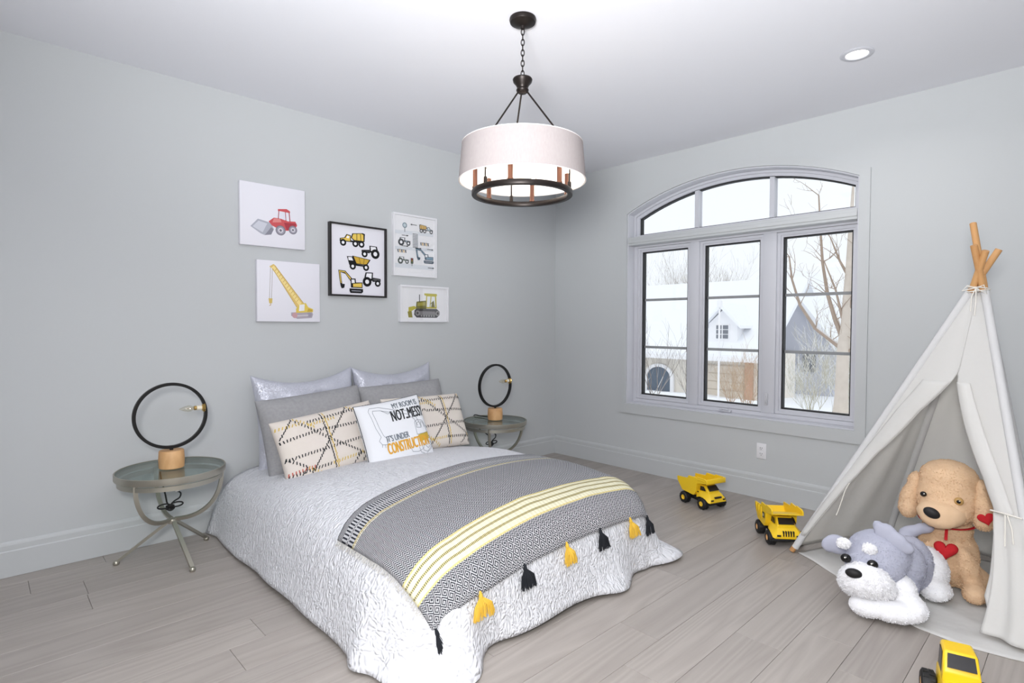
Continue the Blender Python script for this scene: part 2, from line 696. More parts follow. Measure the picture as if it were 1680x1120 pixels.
def ringpt(deg, r, z):
    a = R(deg)
    p = vx * math.cos(a) * r + vb * math.sin(a) * r
    return Vector((p.x, p.y, z))


RR, ZR = .229, 1.914
for dg in (103, 223, 343):
    MB().tube([ringpt(dg, .020, 2.398), ringpt(dg, .20, 2.155), ringpt(dg, .2285, 2.105), ringpt(dg, RR, 2.06), ringpt(dg, RR, 1.926)], .0042, 8).lathe([(.0045, 0), (.009, .001), (.009, .028), (.0045, .034)], ringpt(dg, RR, 1.924), 12).build('rod', BRONZE, ch)
MB().lathe([(RT, ZT), (RT + .001, ZT - .002), (RB, ZB2 + .002), (RB, ZB2)], n=96).build('drum_shade', SHADE, ch, smooth=60)
MB().lathe([(RT - .004, ZT - .001), (RB - .004, ZB2 + .001)], n=96).build('shade_lit_inside', mat('lit_inside_white', (244, 242, 240), .9, spec=.1), ch, smooth=60)  # pale inner skin added so the inside reads as lit by the bulbs
hoop = MB()
for r_, z_ in ((RT, ZT), (RB, ZB2)):
    hoop.tube([(r_ * math.cos(2 * PI * k / 72), r_ * math.sin(2 * PI * k / 72), z_) for k in range(72)], .0022, 6, closed=True)
hoop.build('shade_hoop', mat('shade_binding', (236, 230, 228), .8), ch)
for dg in (103, 223, 343):
    MB().tube([ringpt(dg, .226, 2.118), ringpt(dg, RT - .002, ZT - .012)], .0025, 6).build('shade_bracket', BRONZE, ch)
MB().lathe([(RR - .010, ZR - .012), (RR + .010, ZR - .012), (RR + .012, ZR - .009), (RR + .012, ZR + .009), (RR + .010, ZR + .012), (RR - .010, ZR + .012), (RR - .012, ZR + .009), (RR - .012, ZR - .009)], n=72, closed=True).build('ring', BRONZE, ch)
BULB = mat('lit_bulb', (255, 240, 220), .4, emit=((255, 240, 222), 30.0))
for k in range(6):
    c = ringpt(16 + 60 * k, RR, ZR + .012)
    s = MB().lathe([(.001, 0), (.014, 0), (.014, .005), (.0115, .008), (.0115, .10), (.010, .103), (.001, .103)], c, 16).build('candle_sleeve', COPPER, ch)
    MB().lathe([(.001, .1035), (.008, .104), (.016, .122), (.0165, .135), (.010, .155), (.003, .168), (.0005, .17)], c, 12).build('bulb', BULB, s)
# ------------------------------------------------------------------ bed, bedspread, throw
CN, CF, CE, CH = -2.86, -1.74, 1.83, .05     # core of the bed: near side, far side, foot end, head end
PROF = [(0, 1.0), (.08, .985), (.15, .945), (.205, .885), (.25, .805), (.285, .70), (.31, .57), (.328, .42), (.345, .25), (.36, .10), (.368, .025)]
ARC = [0.0]
Z0 = .455
for i in range(1, len(PROF)):
    a, b = PROF[i - 1], PROF[i]
    ARC.append(ARC[-1] + math.hypot(b[0] - a[0], (b[1] - a[1]) * Z0))


def z0f(x, y):
    t = min(max((x - .25) / .8, 0), 1)
    z = .375 + (.452 - .375) * (t * t * (3 - 2 * t))
    v = (y - (CN + CF) / 2) / .56
    z += .022 * (1 - v * v)
    if x > 1.5:
        z -= .02 * ((x - 1.5) / .33) ** 2
    z += .008 * noise.noise(Vector((x * 2.2, y * 2.2, 3.1)))
    return z


def prof_at_arc(s):
    s = max(0.0, min(s, ARC[-1]))
    for i in range(1, len(ARC)):
        if s <= ARC[i]:
            t = (s - ARC[i - 1]) / (ARC[i] - ARC[i - 1])
            return (PROF[i - 1][0] + (PROF[i][0] - PROF[i - 1][0]) * t, PROF[i - 1][1] + (PROF[i][1] - PROF[i - 1][1]) * t)
    return PROF[-1]


# U-shaped walk round the core: (base point, outward normal, path length)
PATH = []


def walk():
    L = 0.0
    n1 = 46
    for i in range(n1):
        PATH.append(((CH + (CE - CH) * i / n1, CN), (0, -1)))
    for i in range(26):
        a = -PI / 2 + PI / 2 * i / 26
        PATH.append(((CE, CN), (math.cos(a), math.sin(a))))
    for i in range(34):
        PATH.append(((CE, CN + (CF - CN) * i / 34), (1, 0)))
    for i in range(26):
        a = PI / 2 * i / 26
        PATH.append(((CE, CF), (math.cos(a), math.sin(a))))
    for i in range(n1 + 1):
        PATH.append(((CE + (CH - CE) * i / n1, CF), (0, 1)))


walk()
NP = len(PATH)


def bump1(x, c, w_):
    return math.exp(-((x - c) / w_) ** 2)


def cover_pt(i, s):
    """point of the bedspread: path index i, arc length s below the core edge"""
    (bx, by), (nx, ny) = PATH[i]
    d, g = prof_at_arc(s)
    z = z0f(bx, by) * g
    k = i
    drop = max(0.0, min(1.0, (1 - g)))
    low = max(0.0, (drop - .28) / .72) ** 1.7
    near, foot = (k < 46), (72 <= k < 106)
    # slack at the two foot corners pushes out, shallow folds elsewhere
    out = .055 * low * bump1(k, 60, 7.0) + .075 * low * bump1(k, 68, 3.2) - .045 * low * bump1(k, 74.5, 3.0)
    out += .04 * low * bump1(k, 50, 2.5)
    out += .05 * low * bump1(k, 99, 3.5) - .035 * low * bump1(k, 104.5, 2.6) + .065 * low * bump1(k, 117, 8.0) - .03 * low * bump1(k, 109, 2.5)
    out += low * .004 * math.sin(k * .55) + low * .010 * noise.noise(Vector((k * .11, 1.7, s * 2)))
    if k < 8:
        out += (.02 - .05 * min(1, k / 3)) * low * (1 - k / 8)
    d2 = d + out
    # hem height varies: gaps under the foot and along the near side
    hem = .0
    hem += .020 * (bump1(k, 30, 16) + bump1(k, 87, 10))
    z += hem * low
    # curled hem tip at the far foot corner
    if s > ARC[-1] - .07:
        e = (s - (ARC[-1] - .07)) / .07
        d2 += .085 * e * bump1(k, 118, 5.0) + .05 * e * bump1(k, 62, 8)
        z += .012 * e * bump1(k, 118, 5.0)
        d2 += .03 * e * bump1(k, 97, 3)
    return Vector((bx + nx * d2, by + ny * d2, max(z, .006)))


quilt = MB()
NSS = 30
ox = 0
plen = []
Lp = 0.0
for i in range(NP):
    if i:
        a, b = cover_pt(i - 1, .2), cover_pt(i, .2)
        Lp += (Vector(a) - Vector(b)).length
    plen.append(Lp)
SMAX = ARC[-1]
for j in range(NSS + 1):
    for i in range(NP):
        s = SMAX * j / NSS
        quilt.uv[len(quilt.v)] = (plen[i], s)
        quilt.v.append(tuple(cover_pt(i, s)))
for j in range(NSS):
    for i in range(NP - 1):
        a = j * NP + i
        quilt.f.append((a, a + 1, a + NP + 1, a + NP))
        quilt.m.append(0)
# top of the bed
NU, NV = 46, 34
quilt.grid(lambda u, v: (CH + (CE - CH) * u, CN + (CF - CN) * v, z0f(CH + (CE - CH) * u, CN + (CF - CN) * v)), NU, NV,
           uvfn=lambda u, v: (4 + (CF - CN) * v, (CE - CH) * u))


def quilt_mat():
    m = bpy.data.materials.new('white_quilt')
    nt, N, L, b = nodes(m)
    b.inputs['Base Color'].default_value = lin((229, 230, 235))
    b.inputs['Roughness'].default_value = .85
    b.inputs['Specular IOR Level'].default_value = .2
    uv = N.new('ShaderNodeUVMap')
    mp = N.new('ShaderNodeMapping')
    mp.inputs['Scale'].default_value = (1.0, .5, 1)
    n0 = N.new('ShaderNodeTexNoise')
    n0.inputs['Scale'].default_value = 30
    n0.inputs['Detail'].default_value = 1
    v = N.new('ShaderNodeTexVoronoi')
    v.feature = 'SMOOTH_F1'
    v.inputs['Scale'].default_value = 150
    mixv = N.new('ShaderNodeVectorMath')
    mixv.operation = 'MULTIPLY_ADD'
    mixv.inputs[1].default_value = (.035, .035, 0)
    L.new(uv.outputs[0], mp.inputs[0])
    L.new(mp.outputs[0], n0.inputs['Vector'])
    L.new(n0.outputs['Color'], mixv.inputs[0])
    L.new(mp.outputs[0], mixv.inputs[2])
    L.new(mixv.outputs[0], v.inputs['Vector'])
    bp = N.new('ShaderNodeBump')
    bp.invert = True
    bp.inputs['Strength'].default_value = 1.0
    bp.inputs['Distance'].default_value = .010
    L.new(v.outputs['Distance'], bp.inputs['Height'])
    L.new(bp.outputs[0], b.inputs['Normal'])
    return m


QUILT = quilt_mat()
qo = quilt.build('bedspread', QUILT, smooth=180)
bm = bmesh.new()
bm.from_mesh(qo.data)
bmesh.ops.remove_doubles(bm, verts=bm.verts, dist=.0004)
bmesh.ops.recalc_face_normals(bm, faces=bm.faces)
bm.to_mesh(qo.data)
bm.free()
qo.data.shade_smooth()
sd = qo.modifiers.new('thickness', 'SOLIDIFY')
sd.thickness = .006
sd.offset = -1
tag(qo, 'white crinkle-quilted bedspread draped over the bed down to the floor', 'bedspread')

bedt = thing('bed', ((CH + CE) / 2, (CN + CF) / 2, 0), 0, 'low bed under the white quilt, its hidden base coloured dark as the shaded gap below the hem', 'bed')
bw, bl = (CF - CN) / 2, (CE - CH) / 2
MB().box(-bl + .02, bl + .14, -bw - .14, bw + .14, .0005, .10, bev=.02).build('base', mat('bed_gap_shade', (40, 40, 44), .9), bedt)  # unseen base, coloured dark for the shade under the hem
MB().box(-bl + .02, bl + .08, -bw - .10, bw + .10, .101, .30, bev=.06, seg=3).build('mattress', mat('mattress_white', (220, 220, 222), .9), bedt)


def surf(x, y, lift=0.0):
    """bed surface from flat fabric coordinates: arc length is kept over the rounded edges"""
    ax = max(0.0, x - CE)
    ay = (y - CN) if y < CN else ((y - CF) if y > CF else 0.0)
    s = math.hypot(ax, ay)
    bx, by = min(x, CE), min(max(y, CN), CF)
    if s < 1e-6:
        return Vector((bx, by, z0f(bx, by) + lift))
    d, g = prof_at_arc(s)
    d1, g1 = prof_at_arc(s + .01)
    nx, ny = ax / s, ay / s
    td, tz = d1 - d, (g1 - g) * Z0
    l = math.hypot(td, tz) or 1
    z = z0f(bx, by) * g
    return Vector((bx + nx * (d + lift * -tz / l), by + ny * (d + lift * -tz / l), z + lift * td / l))


def throw_mat():
    m = bpy.data.materials.new('woven_throw')
    nt, N, L, b = nodes(m)
    b.inputs['Roughness'].default_value = .9
    b.inputs['Specular IOR Level'].default_value = .15
    uv = N.new('ShaderNodeUVMap')
    sx = N.new('ShaderNodeSeparateXYZ')
    L.new(uv.outputs[0], sx.inputs[0])
    U, V = sx.outputs[0], sx.outputs[1]

    def M(op, a, b_=None, c=None):
        n = N.new('ShaderNodeMath')
        n.operation = op
        for k, t in enumerate((a, b_, c)):
            if t is None:
                continue
            if hasattr(t, 'is_linked'):
                L.new(t, n.inputs[k])
            else:
                n.inputs[k].default_value = t
        return n.outputs[0]

    def band(lo, hi):
        return M('MULTIPLY', M('GREATER_THAN', V, lo), M('LESS_THAN', V, hi))

    def mix(fac, a, b_):
        n = N.new('ShaderNodeMix')
        n.data_type = 'RGBA'
        L.new(fac, n.inputs[0])
        for k, t in ((6, a), (7, b_)):
            if isinstance(t, tuple):
                n.inputs[k].default_value = t
            else:
                L.new(t, n.inputs[k])
        return n.outputs[2]
    dark, pale = lin((54, 56, 64)), lin((204, 204, 207))
    cream, mustard = lin((236, 231, 204)), lin((224, 210, 148))
    # V runs 0..1 across the width (0.88 m), U in metres along the length
    vm = M('MULTIPLY', V, .88)
    # fine herringbone: rows along U, zigzag of lines
    zig = M('PINGPONG', U, .013)
    ln = M('FRACT', M('MULTIPLY', M('ADD', vm, M('MULTIPLY', zig, 1.1)), 85))
    hb = M('GREATER_THAN', ln, .52)
    base = mix(hb, dark, pale)
    # larger diamonds in the lower band
    ln2 = M('FRACT', M('MULTIPLY', M('ADD', M('PINGPONG', vm, .03), M('PINGPONG', U, .022)), 80))
    dia = mix(M('GREATER_THAN', ln2, .5), dark, pale)
    col = mix(band(.86, .965), base, dia)
    # ladder rows
    dash = M('GREATER_THAN', M('FRACT', M('MULTIPLY', U, 62)), .46)
    lad = mix(dash, dark, pale)
    col = mix(band(.050, .100), col, lad)
    col = mix(band(.120, .172), col, lad)
    col = mix(band(.098, .104), col, pale)
    col = mix(band(.114, .120), col, pale)
    col = mix(band(.176, .184), col, mustard)
    col = mix(band(.190, .196), col, cream)
    # cream-yellow stripe group with dotted dark lines
    col = mix(band(.675, .82), col, cream)
    fray = M('GREATER_THAN', M('FRACT', M('MULTIPLY', U, 120)), .45)
    dots = mix(fray, mustard, lin((120, 116, 96)))
    for c in (.703, .742, .780):
        col = mix(band(c - .0065, c + .0065), col, dots)
    for c in (.678, .817):
        col = mix(band(c - .005, c + .005), col, mustard)
    # soft tone variation of the yarn
    n = N.new('ShaderNodeTexNoise')
    n.inputs['Scale'].default_value = 35
    n.inputs['Detail'].default_value = 3
    L.new(uv.outputs[0], n.inputs['Vector'])
    hs = N.new('ShaderNodeHueSaturation')
    mr = N.new('ShaderNodeMapRange')
    mr.inputs[3].default_value = .86
    mr.inputs[4].default_value = 1.12
    L.new(n.outputs['Fac'], mr.inputs[0])
    L.new(mr.outputs[0], hs.inputs['Value'])
    L.new(col, hs.inputs['Color'])
    L.new(hs.outputs[0], b.inputs['Base Color'])
    bp = N.new('ShaderNodeBump')
    bp.inputs['Strength'].default_value = .5
    bp.inputs['Distance'].default_value = .003
    L.new(ln, bp.inputs['Height'])
    L.new(bp.outputs[0], b.inputs['Normal'])
    return m


def throw_plan(u, v):
    """flat fabric coordinates of the throw: u along the length (near to far), v across (head side to foot side)"""
    yn, yf = CN - .27, CF + .165
    y = yn + (yf - yn) * u
    xu = 1.235 + .32 * (1 - u) ** 2.6 + .10 * max(0, u - .75) / .25 * max(0, u - .75) * 3
    xe = CE + .37 + .07 * (1 - u) - .03 * math.sin(u * PI)
    x = xu + (xe - xu) * v
    y += .03 * (v - .5) * (1 - u)
    return x, y


def throw_pt(u, v, lift=.009):
    x, y = throw_plan(u, v)
    wv = .004 * noise.noise(Vector((u * 9, v * 7, 0))) + .005 * math.sin(u * 26 + v * 2) * v * v
    return surf(x, y, lift + max(0, wv))


thr = thing('throw_blanket', (1.7, -2.3, .4), 0, 'grey herringbone throw with cream stripes and tassels across the foot of the bed', 'blanket')
g = MB()
g.grid(lambda u, v: throw_pt(u, v), 110, 70, uvfn=lambda u, v: (1.62 * u, v))
wv = g.build('woven_cloth', throw_mat(), thr, smooth=180, world=True)
sd = wv.modifiers.new('thickness', 'SOLIDIFY')
sd.thickness = .005
sd.offset = 0
# fringe of threads along the two short ends (too fine to count)
fr = MB()
random.seed(9)
for e, dirn in ((0.0, -1), (1.0, 1)):
    for k in range(150):
        v = (k + .5) / 150
        x, y = throw_plan(e, v)
        p0 = surf(x, y, .010)
        p1 = surf(x + random.uniform(-.006, .006), y + dirn * .012, .009)
        p2 = surf(x + random.uniform(-.01, .01), y + dirn * random.uniform(.020, .028), .008)
        fr.tube([p0, p1, p2], .0012, 3)
fo = fr.build('fringe', mat('fringe_thread', (206, 204, 200), .9), thr, smooth=None, world=True)
tag(fo, kind='stuff')
TBLK = mat('black_tassel', (28, 31, 38), .9)
TYEL = mat('mustard_tassel', (232, 190, 70), .9)


def tassel(u, color, spread=1.0, seed=0):
    random.seed(seed)
    p = throw_pt(u, 1.0, .012)
    x, y = throw_plan(u, 1.0)
    q_ = surf(x + .10, y, .012)
    dn = (q_ - p).normalized()
    sd_ = Vector((0, 1, 0))
    outn = sd_.cross(dn)
    if outn.x < 0:
        outn = -outn
    m = MB()
    m.tube([p - dn * .012, p + dn * .002, p + dn * .010, p + dn * .018], [.004, .008, .009, .007], 8)
    for k in range(110):
        a = random.uniform(-1, 1)
        bdp = random.uniform(0, 1)
        L_ = random.uniform(.072, .092)
        s0 = p + dn * .012 + sd_ * a * .007 + outn * bdp * .004
        s1 = p + dn * L_ * .5 + sd_ * a * .034 * spread + outn * (.003 + bdp * .012)
        s2 = p + dn * L_ + sd_ * (a * .044 * spread + random.uniform(-.004, .004)) + outn * (.001 + bdp * .012)
        m.tube([s0, s1, s2], [.0016, .0019, .0013], 4)
    c = TBLK if color == 'black' else TYEL
    o = m.build('tassel', c, thr, smooth=None, world=True)
    o['label'] = color.replace('yellow', 'mustard yellow') + ' yarn tassel'


for k, (u, c, sp_) in enumerate(((.012, 'black', .6), (.185, 'yellow', 1.2), (.35, 'black', 1.0), (.53, 'yellow', .9), (.69, 'black', .9), (.86, 'yellow', 1.0), (.985, 'black', .8))):
    tassel(u, c, sp_, k)

# ------------------------------------------------------------------ pillows


def pillow_fn(w_, h_, t_, pinch=.05, pw=.5):
    def P(u, v, side=1):
        x = w_ / 2 * u * (1 - pinch * (1 - v * v) * u * u)
        y = h_ / 2 * v * (1 - pinch * (1 - u * u) * v * v)
        z = side * t_ / 2 * (max(0, (1 - u ** 4)) * max(0, (1 - v ** 4))) ** pw
        return Vector((x, y, z))
    return P


def pillow(name, w_, h_, t_, y, z, x, tilt, rl, m, label, group=None, yw=0, pinch=.05, pw=.5, crease=0.0, seed=0, sag=0.0):
    P0 = pillow_fn(w_, h_, t_, pinch, pw)

    def P(u, v, side=1):
        p = P0(u, v, side)
        env = (1 - u ** 4) * (1 - v ** 4)
        p.z += crease * env * noise.noise(Vector((u * 2.3 + seed, v * 2.1, side * 3.0 + seed)))
        p.y -= sag * h_ * (1 - u * u) * max(0, v)
        return p
    g = MB()
    n = 30
    for s in (1, -1):
        g.grid(lambda a, b: P(math.sin((a - .5) * PI), math.sin((b - .5) * PI), s), n, n)
    o = g.build(name, m, smooth=180)
    bm = bmesh.new()
    bm.from_mesh(o.data)
    bmesh.ops.remove_doubles(bm, verts=bm.verts, dist=.0003)
    bmesh.ops.recalc_face_normals(bm, faces=bm.faces)
    bm.to_mesh(o.data)
    bm.free()
    o.data.shade_smooth()
    M0 = Matrix(((0, 0, 1, 0), (1, 0, 0, 0), (0, 1, 0, 0), (0, 0, 0, 1)))     # local x right, y up, z towards the room
    o.matrix_basis = Matrix.Translation((x, y, z)) @ Matrix.Rotation(yw, 4, 'Z') @ M0 @ Matrix.Rotation(-tilt, 4, 'X') @ Matrix.Rotation(rl, 4, 'Z')
    tag(o, label, 'pillow', group)
    return o, P


def sequin_mat():
    m = bpy.data.materials.new('silver_sequin')
    nt, N, L, b = nodes(m)
    b.inputs['Base Color'].default_value = lin((198, 200, 212))
    b.inputs['Roughness'].default_value = .38
    b.inputs['Metallic'].default_value = .25
    tc = N.new('ShaderNodeTexCoord')
    v = N.new('ShaderNodeTexVoronoi')
    v.inputs['Scale'].default_value = 170
    L.new(tc.outputs['Object'], v.inputs['Vector'])
    vm = N.new('ShaderNodeVectorMath')
    vm.operation = 'SUBTRACT'
    vm.inputs[1].default_value = (.5, .5, .5)
    L.new(v.outputs['Color'], vm.inputs[0])
    sc_ = N.new('ShaderNodeVectorMath')
    sc_.operation = 'SCALE'
    sc_.inputs['Scale'].default_value = .4
    L.new(vm.outputs[0], sc_.inputs[0])
    gm = N.new('ShaderNodeNewGeometry')
    ad = N.new('ShaderNodeVectorMath')
    ad.operation = 'ADD'
    L.new(gm.outputs['Normal'], ad.inputs[0])
    L.new(sc_.outputs[0], ad.inputs[1])
    nn = N.new('ShaderNodeVectorMath')
    nn.operation = 'NORMALIZE'
    L.new(ad.outputs[0], nn.inputs[0])
    L.new(nn.outputs[0], b.inputs['Normal'])
    return m


SEQ = sequin_mat()
LINEN = mat('grey_linen', (172, 172, 174), .92, spec=.15, bump=(420, .5, .002), var=(60, (148, 148, 152)))
CREAMC = mat('cream_cotton', (226, 216, 211), .92, spec=.15, bump=(350, .4, .0015), var=(9, (224, 217, 206)))
WHITEC = mat('white_cotton', (236, 238, 243), .9, spec=.15, bump=(300, .3, .0015))
INK = mat('black_ink', (38, 40, 44), .8)
GREYINK = mat('grey_ink', (112, 120, 130), .8)
GOLDINK = mat('gold_ink', (226, 168, 58), .8)
MUSTT = mat('mustard_thread', (216, 186, 96), .9)
ROSET = mat('rust_thread', (196, 110, 96), .9)

pillow('silver_pillow', .70, .62, .16, -2.625, .668, .125, R(7), R(2.2), SEQ, 'shiny silver sequin pillow at the back on the left side of the bed', 'silver sequin pillows', pinch=.07, crease=.05, seed=1, sag=.09)
pillow('silver_pillow', .68, .60, .16, -1.945, .69, .125, R(7), R(1.0), SEQ, 'shiny silver sequin pillow at the back beside the far nightstand', 'silver sequin pillows', pinch=.07, crease=.05, seed=5, sag=.09)
pillow('grey_pillow', .70, .50, .20, -2.640, .600, .290, R(15), R(4.5), LINEN, 'plain grey linen pillow in front of the left silver pillow', 'grey linen pillows', pinch=.03, crease=.015, seed=2)
pillow('grey_pillow', .70, .48, .20, -1.960, .628, .290, R(15), R(1.5), LINEN, 'plain grey linen pillow behind the white lettered cushion', 'grey linen pillows', pinch=.03, crease=.015, seed=7)


def stitch(o, P, lines):
    """embroidered dashes lying on the front of a pillow; lines: (u0, v0, u1, v1, colour)"""
    random.seed(5)
    packs = {0: MB(), 1: MB(), 2: MB()}
    w_, h_ = .68, .40
    for (u0_, v0_, u1_, v1_, c) in lines:
        L_ = math.hypot((u1_ - u0_) * w_ / 2, (v1_ - v0_) * h_ / 2)
        n = max(2, int(L_ / .0185))
        for k in range(n):
            t = (k + .5) / n
            u, v = u0_ + (u1_ - u0_) * t, v0_ + (v1_ - v0_) * t
            if abs(u) > .985 or abs(v) > .985:
                continue
            hv = .0090 / (h_ / 2)
            hu = .0034 / (w_ / 2)
            sl = random.uniform(-.002, .006) / (w_ / 2)
            pts = []
            for (a, b) in ((-hu - sl, -hv), (hu - sl, -hv), (hu + sl, hv), (-hu + sl, hv)):
                uu, vv = max(-.99, min(.99, u + a)), max(-.99, min(.99, v + b))
                p = P(uu, vv, 1)
                p.z += .0022
                pts.append(p)
            packs[c].add(pts, [(0, 1, 2, 3)])
    for c, m_, nm in ((0, INK, 'dark_stitching'), (1, MUSTT, 'mustard_stitching'), (2, ROSET, 'rust_stitching')):
        if packs[c].v:
            s = packs[c].build(nm, m_, o, smooth=None)
            tag(s, kind='stuff')


def lattice(c0):
    Ls = []
    # rows
    Ls += [(-1, .72, -.55, .72, 1), (-.45, .72, .4, .78, 0), (.4, .78, 1, .80, 0), (-.45, .62, .1, .66, 1)]
    Ls += [(-1, .30, -.1, .40, 0), (-.1, .36, 1, .30, 0), (-1, -.25, 1, -.15, 0)]
    Ls += [(-1, -.72, -.2, -.70, 0), (-1, -.66, -.5, -.64, 2), (-.2, -.70, .3, -.66, 1), (.3, -.66, 1, -.70, 0)]
    # diagonals of two crossing stars
    for cx_ in (c0, c0 + 1.05, c0 - 1.05):
        Ls += [(cx_, .05, cx_ + .52, .95, 0), (cx_, .05, cx_ - .52, .85, 0), (cx_, .05, cx_ - .52, -.90, 0), (cx_, .05, cx_ + .52, -.60, 0)]
        Ls += [(cx_ + .52, -.60, cx_ + .80, -.95, 1), (cx_ + .52, .95, cx_ + .85, .5, 1), (cx_ + .52, -.60, cx_ + .3, -.98, 0)]
    # double vertical line
    Ls += [(c0 - .02, -1, c0 - .02, 1, 0), (c0 + .03, -1, c0 + .03, 1, 1)]
    return Ls


o, P = pillow('patterned_pillow', .68, .40, .15, -2.640, .558, .50, R(24), R(7), CREAMC, 'cream lumbar pillow with dark dashed diamond lines left of the lettered cushion', 'cream patterned lumbar pillows', pinch=.03, pw=.45, seed=3)
stitch(o, P, lattice(-.12))
o, P = pillow('patterned_pillow', .66, .40, .15, -1.915, .588, .49, R(24), R(-1), CREAMC, 'cream lumbar pillow with dark dashed diamond lines right of the lettered cushion', 'cream patterned lumbar pillows', pinch=.03, pw=.45, seed=8)
stitch(o, P, lattice(.38))

o, P = pillow('lettered_cushion', .47, .43, .13, -2.285, .592, .665, R(22), R(6), WHITEC, 'small white square cushion lettered MY ROOM IS NOT MESSY with an excavator drawing', 'cushion', pinch=.04, pw=.45, seed=4, yw=R(-4))
CW, CHH = .47, .43
pp = MB()
pts = []
for k in range(80):
    t = 8 * k / 80
    e, f = int(t // 2), (t % 2) - 1
    f = math.sin(f * PI / 2)
    u, v = ((f, -1), (1, f), (-f, 1), (-1, -f))[e]
    pts.append(P(u * .999, v * .999, 1))
pp.tube(pts, .0028, 6, closed=True)
pp.build('piping', INK, o)


def text_mesh(body):
    cu = bpy.data.curves.new('lettering', 'FONT')
    cu.body = body
    cu.resolution_u = 3
    ob = bpy.data.objects.new('lettering', cu)
    COL.objects.link(ob)
    dg = bpy.context.evaluated_depsgraph_get()
    me = bpy.data.meshes.new_from_object(ob.evaluated_get(dg))
    bpy.data.objects.remove(ob)
    bpy.data.curves.remove(cu)
    vs_ = [v.co.copy() for v in me.vertices]
    fs = [tuple(p.vertices) for p in me.polygons]
    bpy.data.meshes.remove(me)
    x0 = min(v.x for v in vs_)
    x1 = max(v.x for v in vs_)
    y0 = min(v.y for v in vs_)
    y1 = max(v.y for v in vs_)
    return [((v.x - x0) / (x1 - x0), (v.y - y0) / (y1 - y0)) for v in vs_], fs


def lettering(body, u0_, u1_, v0_, v1_, m_, nm, bold=.0):
    vs_, fs = text_mesh(body)
    g = MB()
    for (dx, dy, dz) in ((0, 0, 0), (bold, 0, .0002), (-bold, 0, .0004)) if bold else ((0, 0, 0),):
        out = []
        for a, b in vs_:
            p = P(u0_ + (u1_ - u0_) * a + dx, v0_ + (v1_ - v0_) * b + dy, 1)
            p.z += .0022 + dz
            out.append(p)
        g.add(out, fs)
    g.build(nm, m_, o, smooth=None)


lettering('MY ROOM IS', .0, .80, .67, .86, GREYINK, 'lettering', .006)
lettering('NOT..MESSY', -.12, .94, .28, .62, INK, 'lettering', .010)
lettering("IT'S UNDER", -.44, .24, -.28, -.09, GREYINK, 'lettering', .006)
lettering('CONSTRUCTION', -.48, .84, -.64, -.31, GOLDINK, 'lettering', .012)


def strokes(lines, m_, wd, nm):
    g = MB()
    for ln_ in lines:
        pts = []
        for (a, b), (c, d) in zip(ln_[:-1], ln_[1:]):
            for k in range(6):
                t = k / 6
                pts.append((a + (c - a) * t, b + (d - b) * t))
        pts.append(ln_[-1])
        pp_ = []
        for a, b in pts:
            q_ = P(a, b, 1)
            q_.z += .0016
            pp_.append(q_)
        g.tube(pp_, wd, 4)
    g.build(nm, m_, o, smooth=None)


strokes([[(.70, .02), (.62, .28), (.42, .52), (.05, .62), (-.40, .82), (-.66, .84), (-.72, .74), (-.66, .20), (-.58, -.08)],
         [(.60, .00), (.54, .22), (.36, .42), (.02, .52), (-.38, .70), (-.60, .74), (-.62, .66), (-.56, .20), (-.50, -.06)],
         [(-.58, -.08), (-.66, -.18), (-.60, -.30), (-.46, -.34), (-.40, -.20), (-.50, -.06)],
         [(-.60, -.30), (-.62, -.38)], [(-.52, -.33), (-.53, -.42)], [(-.45, -.33), (-.44, -.42)],
         [(-.38, .70), (-.20, .55), (-.05, .60)]], GREYINK, .0011, 'excavator_arm_drawing')
strokes([[(.50, -.26), (.52, .12), (.62, .18), (.80, .14), (.86, -.02), (.90, -.26), (.50, -.26)],
         [(.55, -.05), (.57, .08), (.68, .11), (.70, -.08), (.55, -.05)], [(.72, -.06), (.73, .10), (.80, .07), (.83, -.08)],
         [(.20, -.62), (.24, -.74), (.42, -.78), (.60, -.72), (.62, -.60)],
         [(.46, -.64), (.50, -.82), (.66, -.90), (.92, -.74), (.94, -.58), (.80, -.52)],
         [(.56, -.64), (.60, -.78), (.72, -.84), (.90, -.70)], [(.66, -.60), (.76, -.74), (.94, -.62)]], GREYINK, .0011, 'excavator_body_drawing')
gp = MB()
for quad in ([(.52, -.50), (.92, -.42), (.90, -.26), (.52, -.30)],):
    gp.grid(lambda a, b: P(quad[0][0] + (quad[1][0] - quad[0][0]) * a, -.50 + .22 * b + .05 * a, 1) + Vector((0, 0, .0012)), 6, 4)
gp.build('excavator_cab_drawing', mat('ochre_ink', (205, 176, 70), .85), o, smooth=None)
# ------------------------------------------------------------------ nightstands and ring lamps
TGLASS = glass_mat('table_glass', (226, 236, 232), refl=.16)
TOPZ = .50
ns = thing('nightstand', (.31, -3.475, 0), 0, 'round glass-topped pewter nightstand on the near side of the bed', 'nightstand', 'glass nightstands')
RN = .262
MB().lathe([(RN - .012, TOPZ - .034), (RN, TOPZ - .034), (RN + .002, TOPZ - .030), (RN + .002, TOPZ), (RN - .001, TOPZ + .002), (RN - .005, TOPZ), (RN - .005, TOPZ - .010), (RN - .012, TOPZ - .010)], n=64, closed=True).build('top_rim', PEWTER, ns)
MB().lathe([(.001, TOPZ - .0095), (RN - .006, TOPZ - .0095), (RN - .006, TOPZ - .001), (.001, TOPZ - .001)], n=64).build('glass_top', TGLASS, ns, smooth=30)
MB().lathe([(RN - .020, TOPZ - .066), (RN - .012, TOPZ - .066), (RN - .012, TOPZ - .042), (RN - .020, TOPZ - .042)], n=64, closed=True).build('lower_ring', PEWTER, ns)
HZ = .205
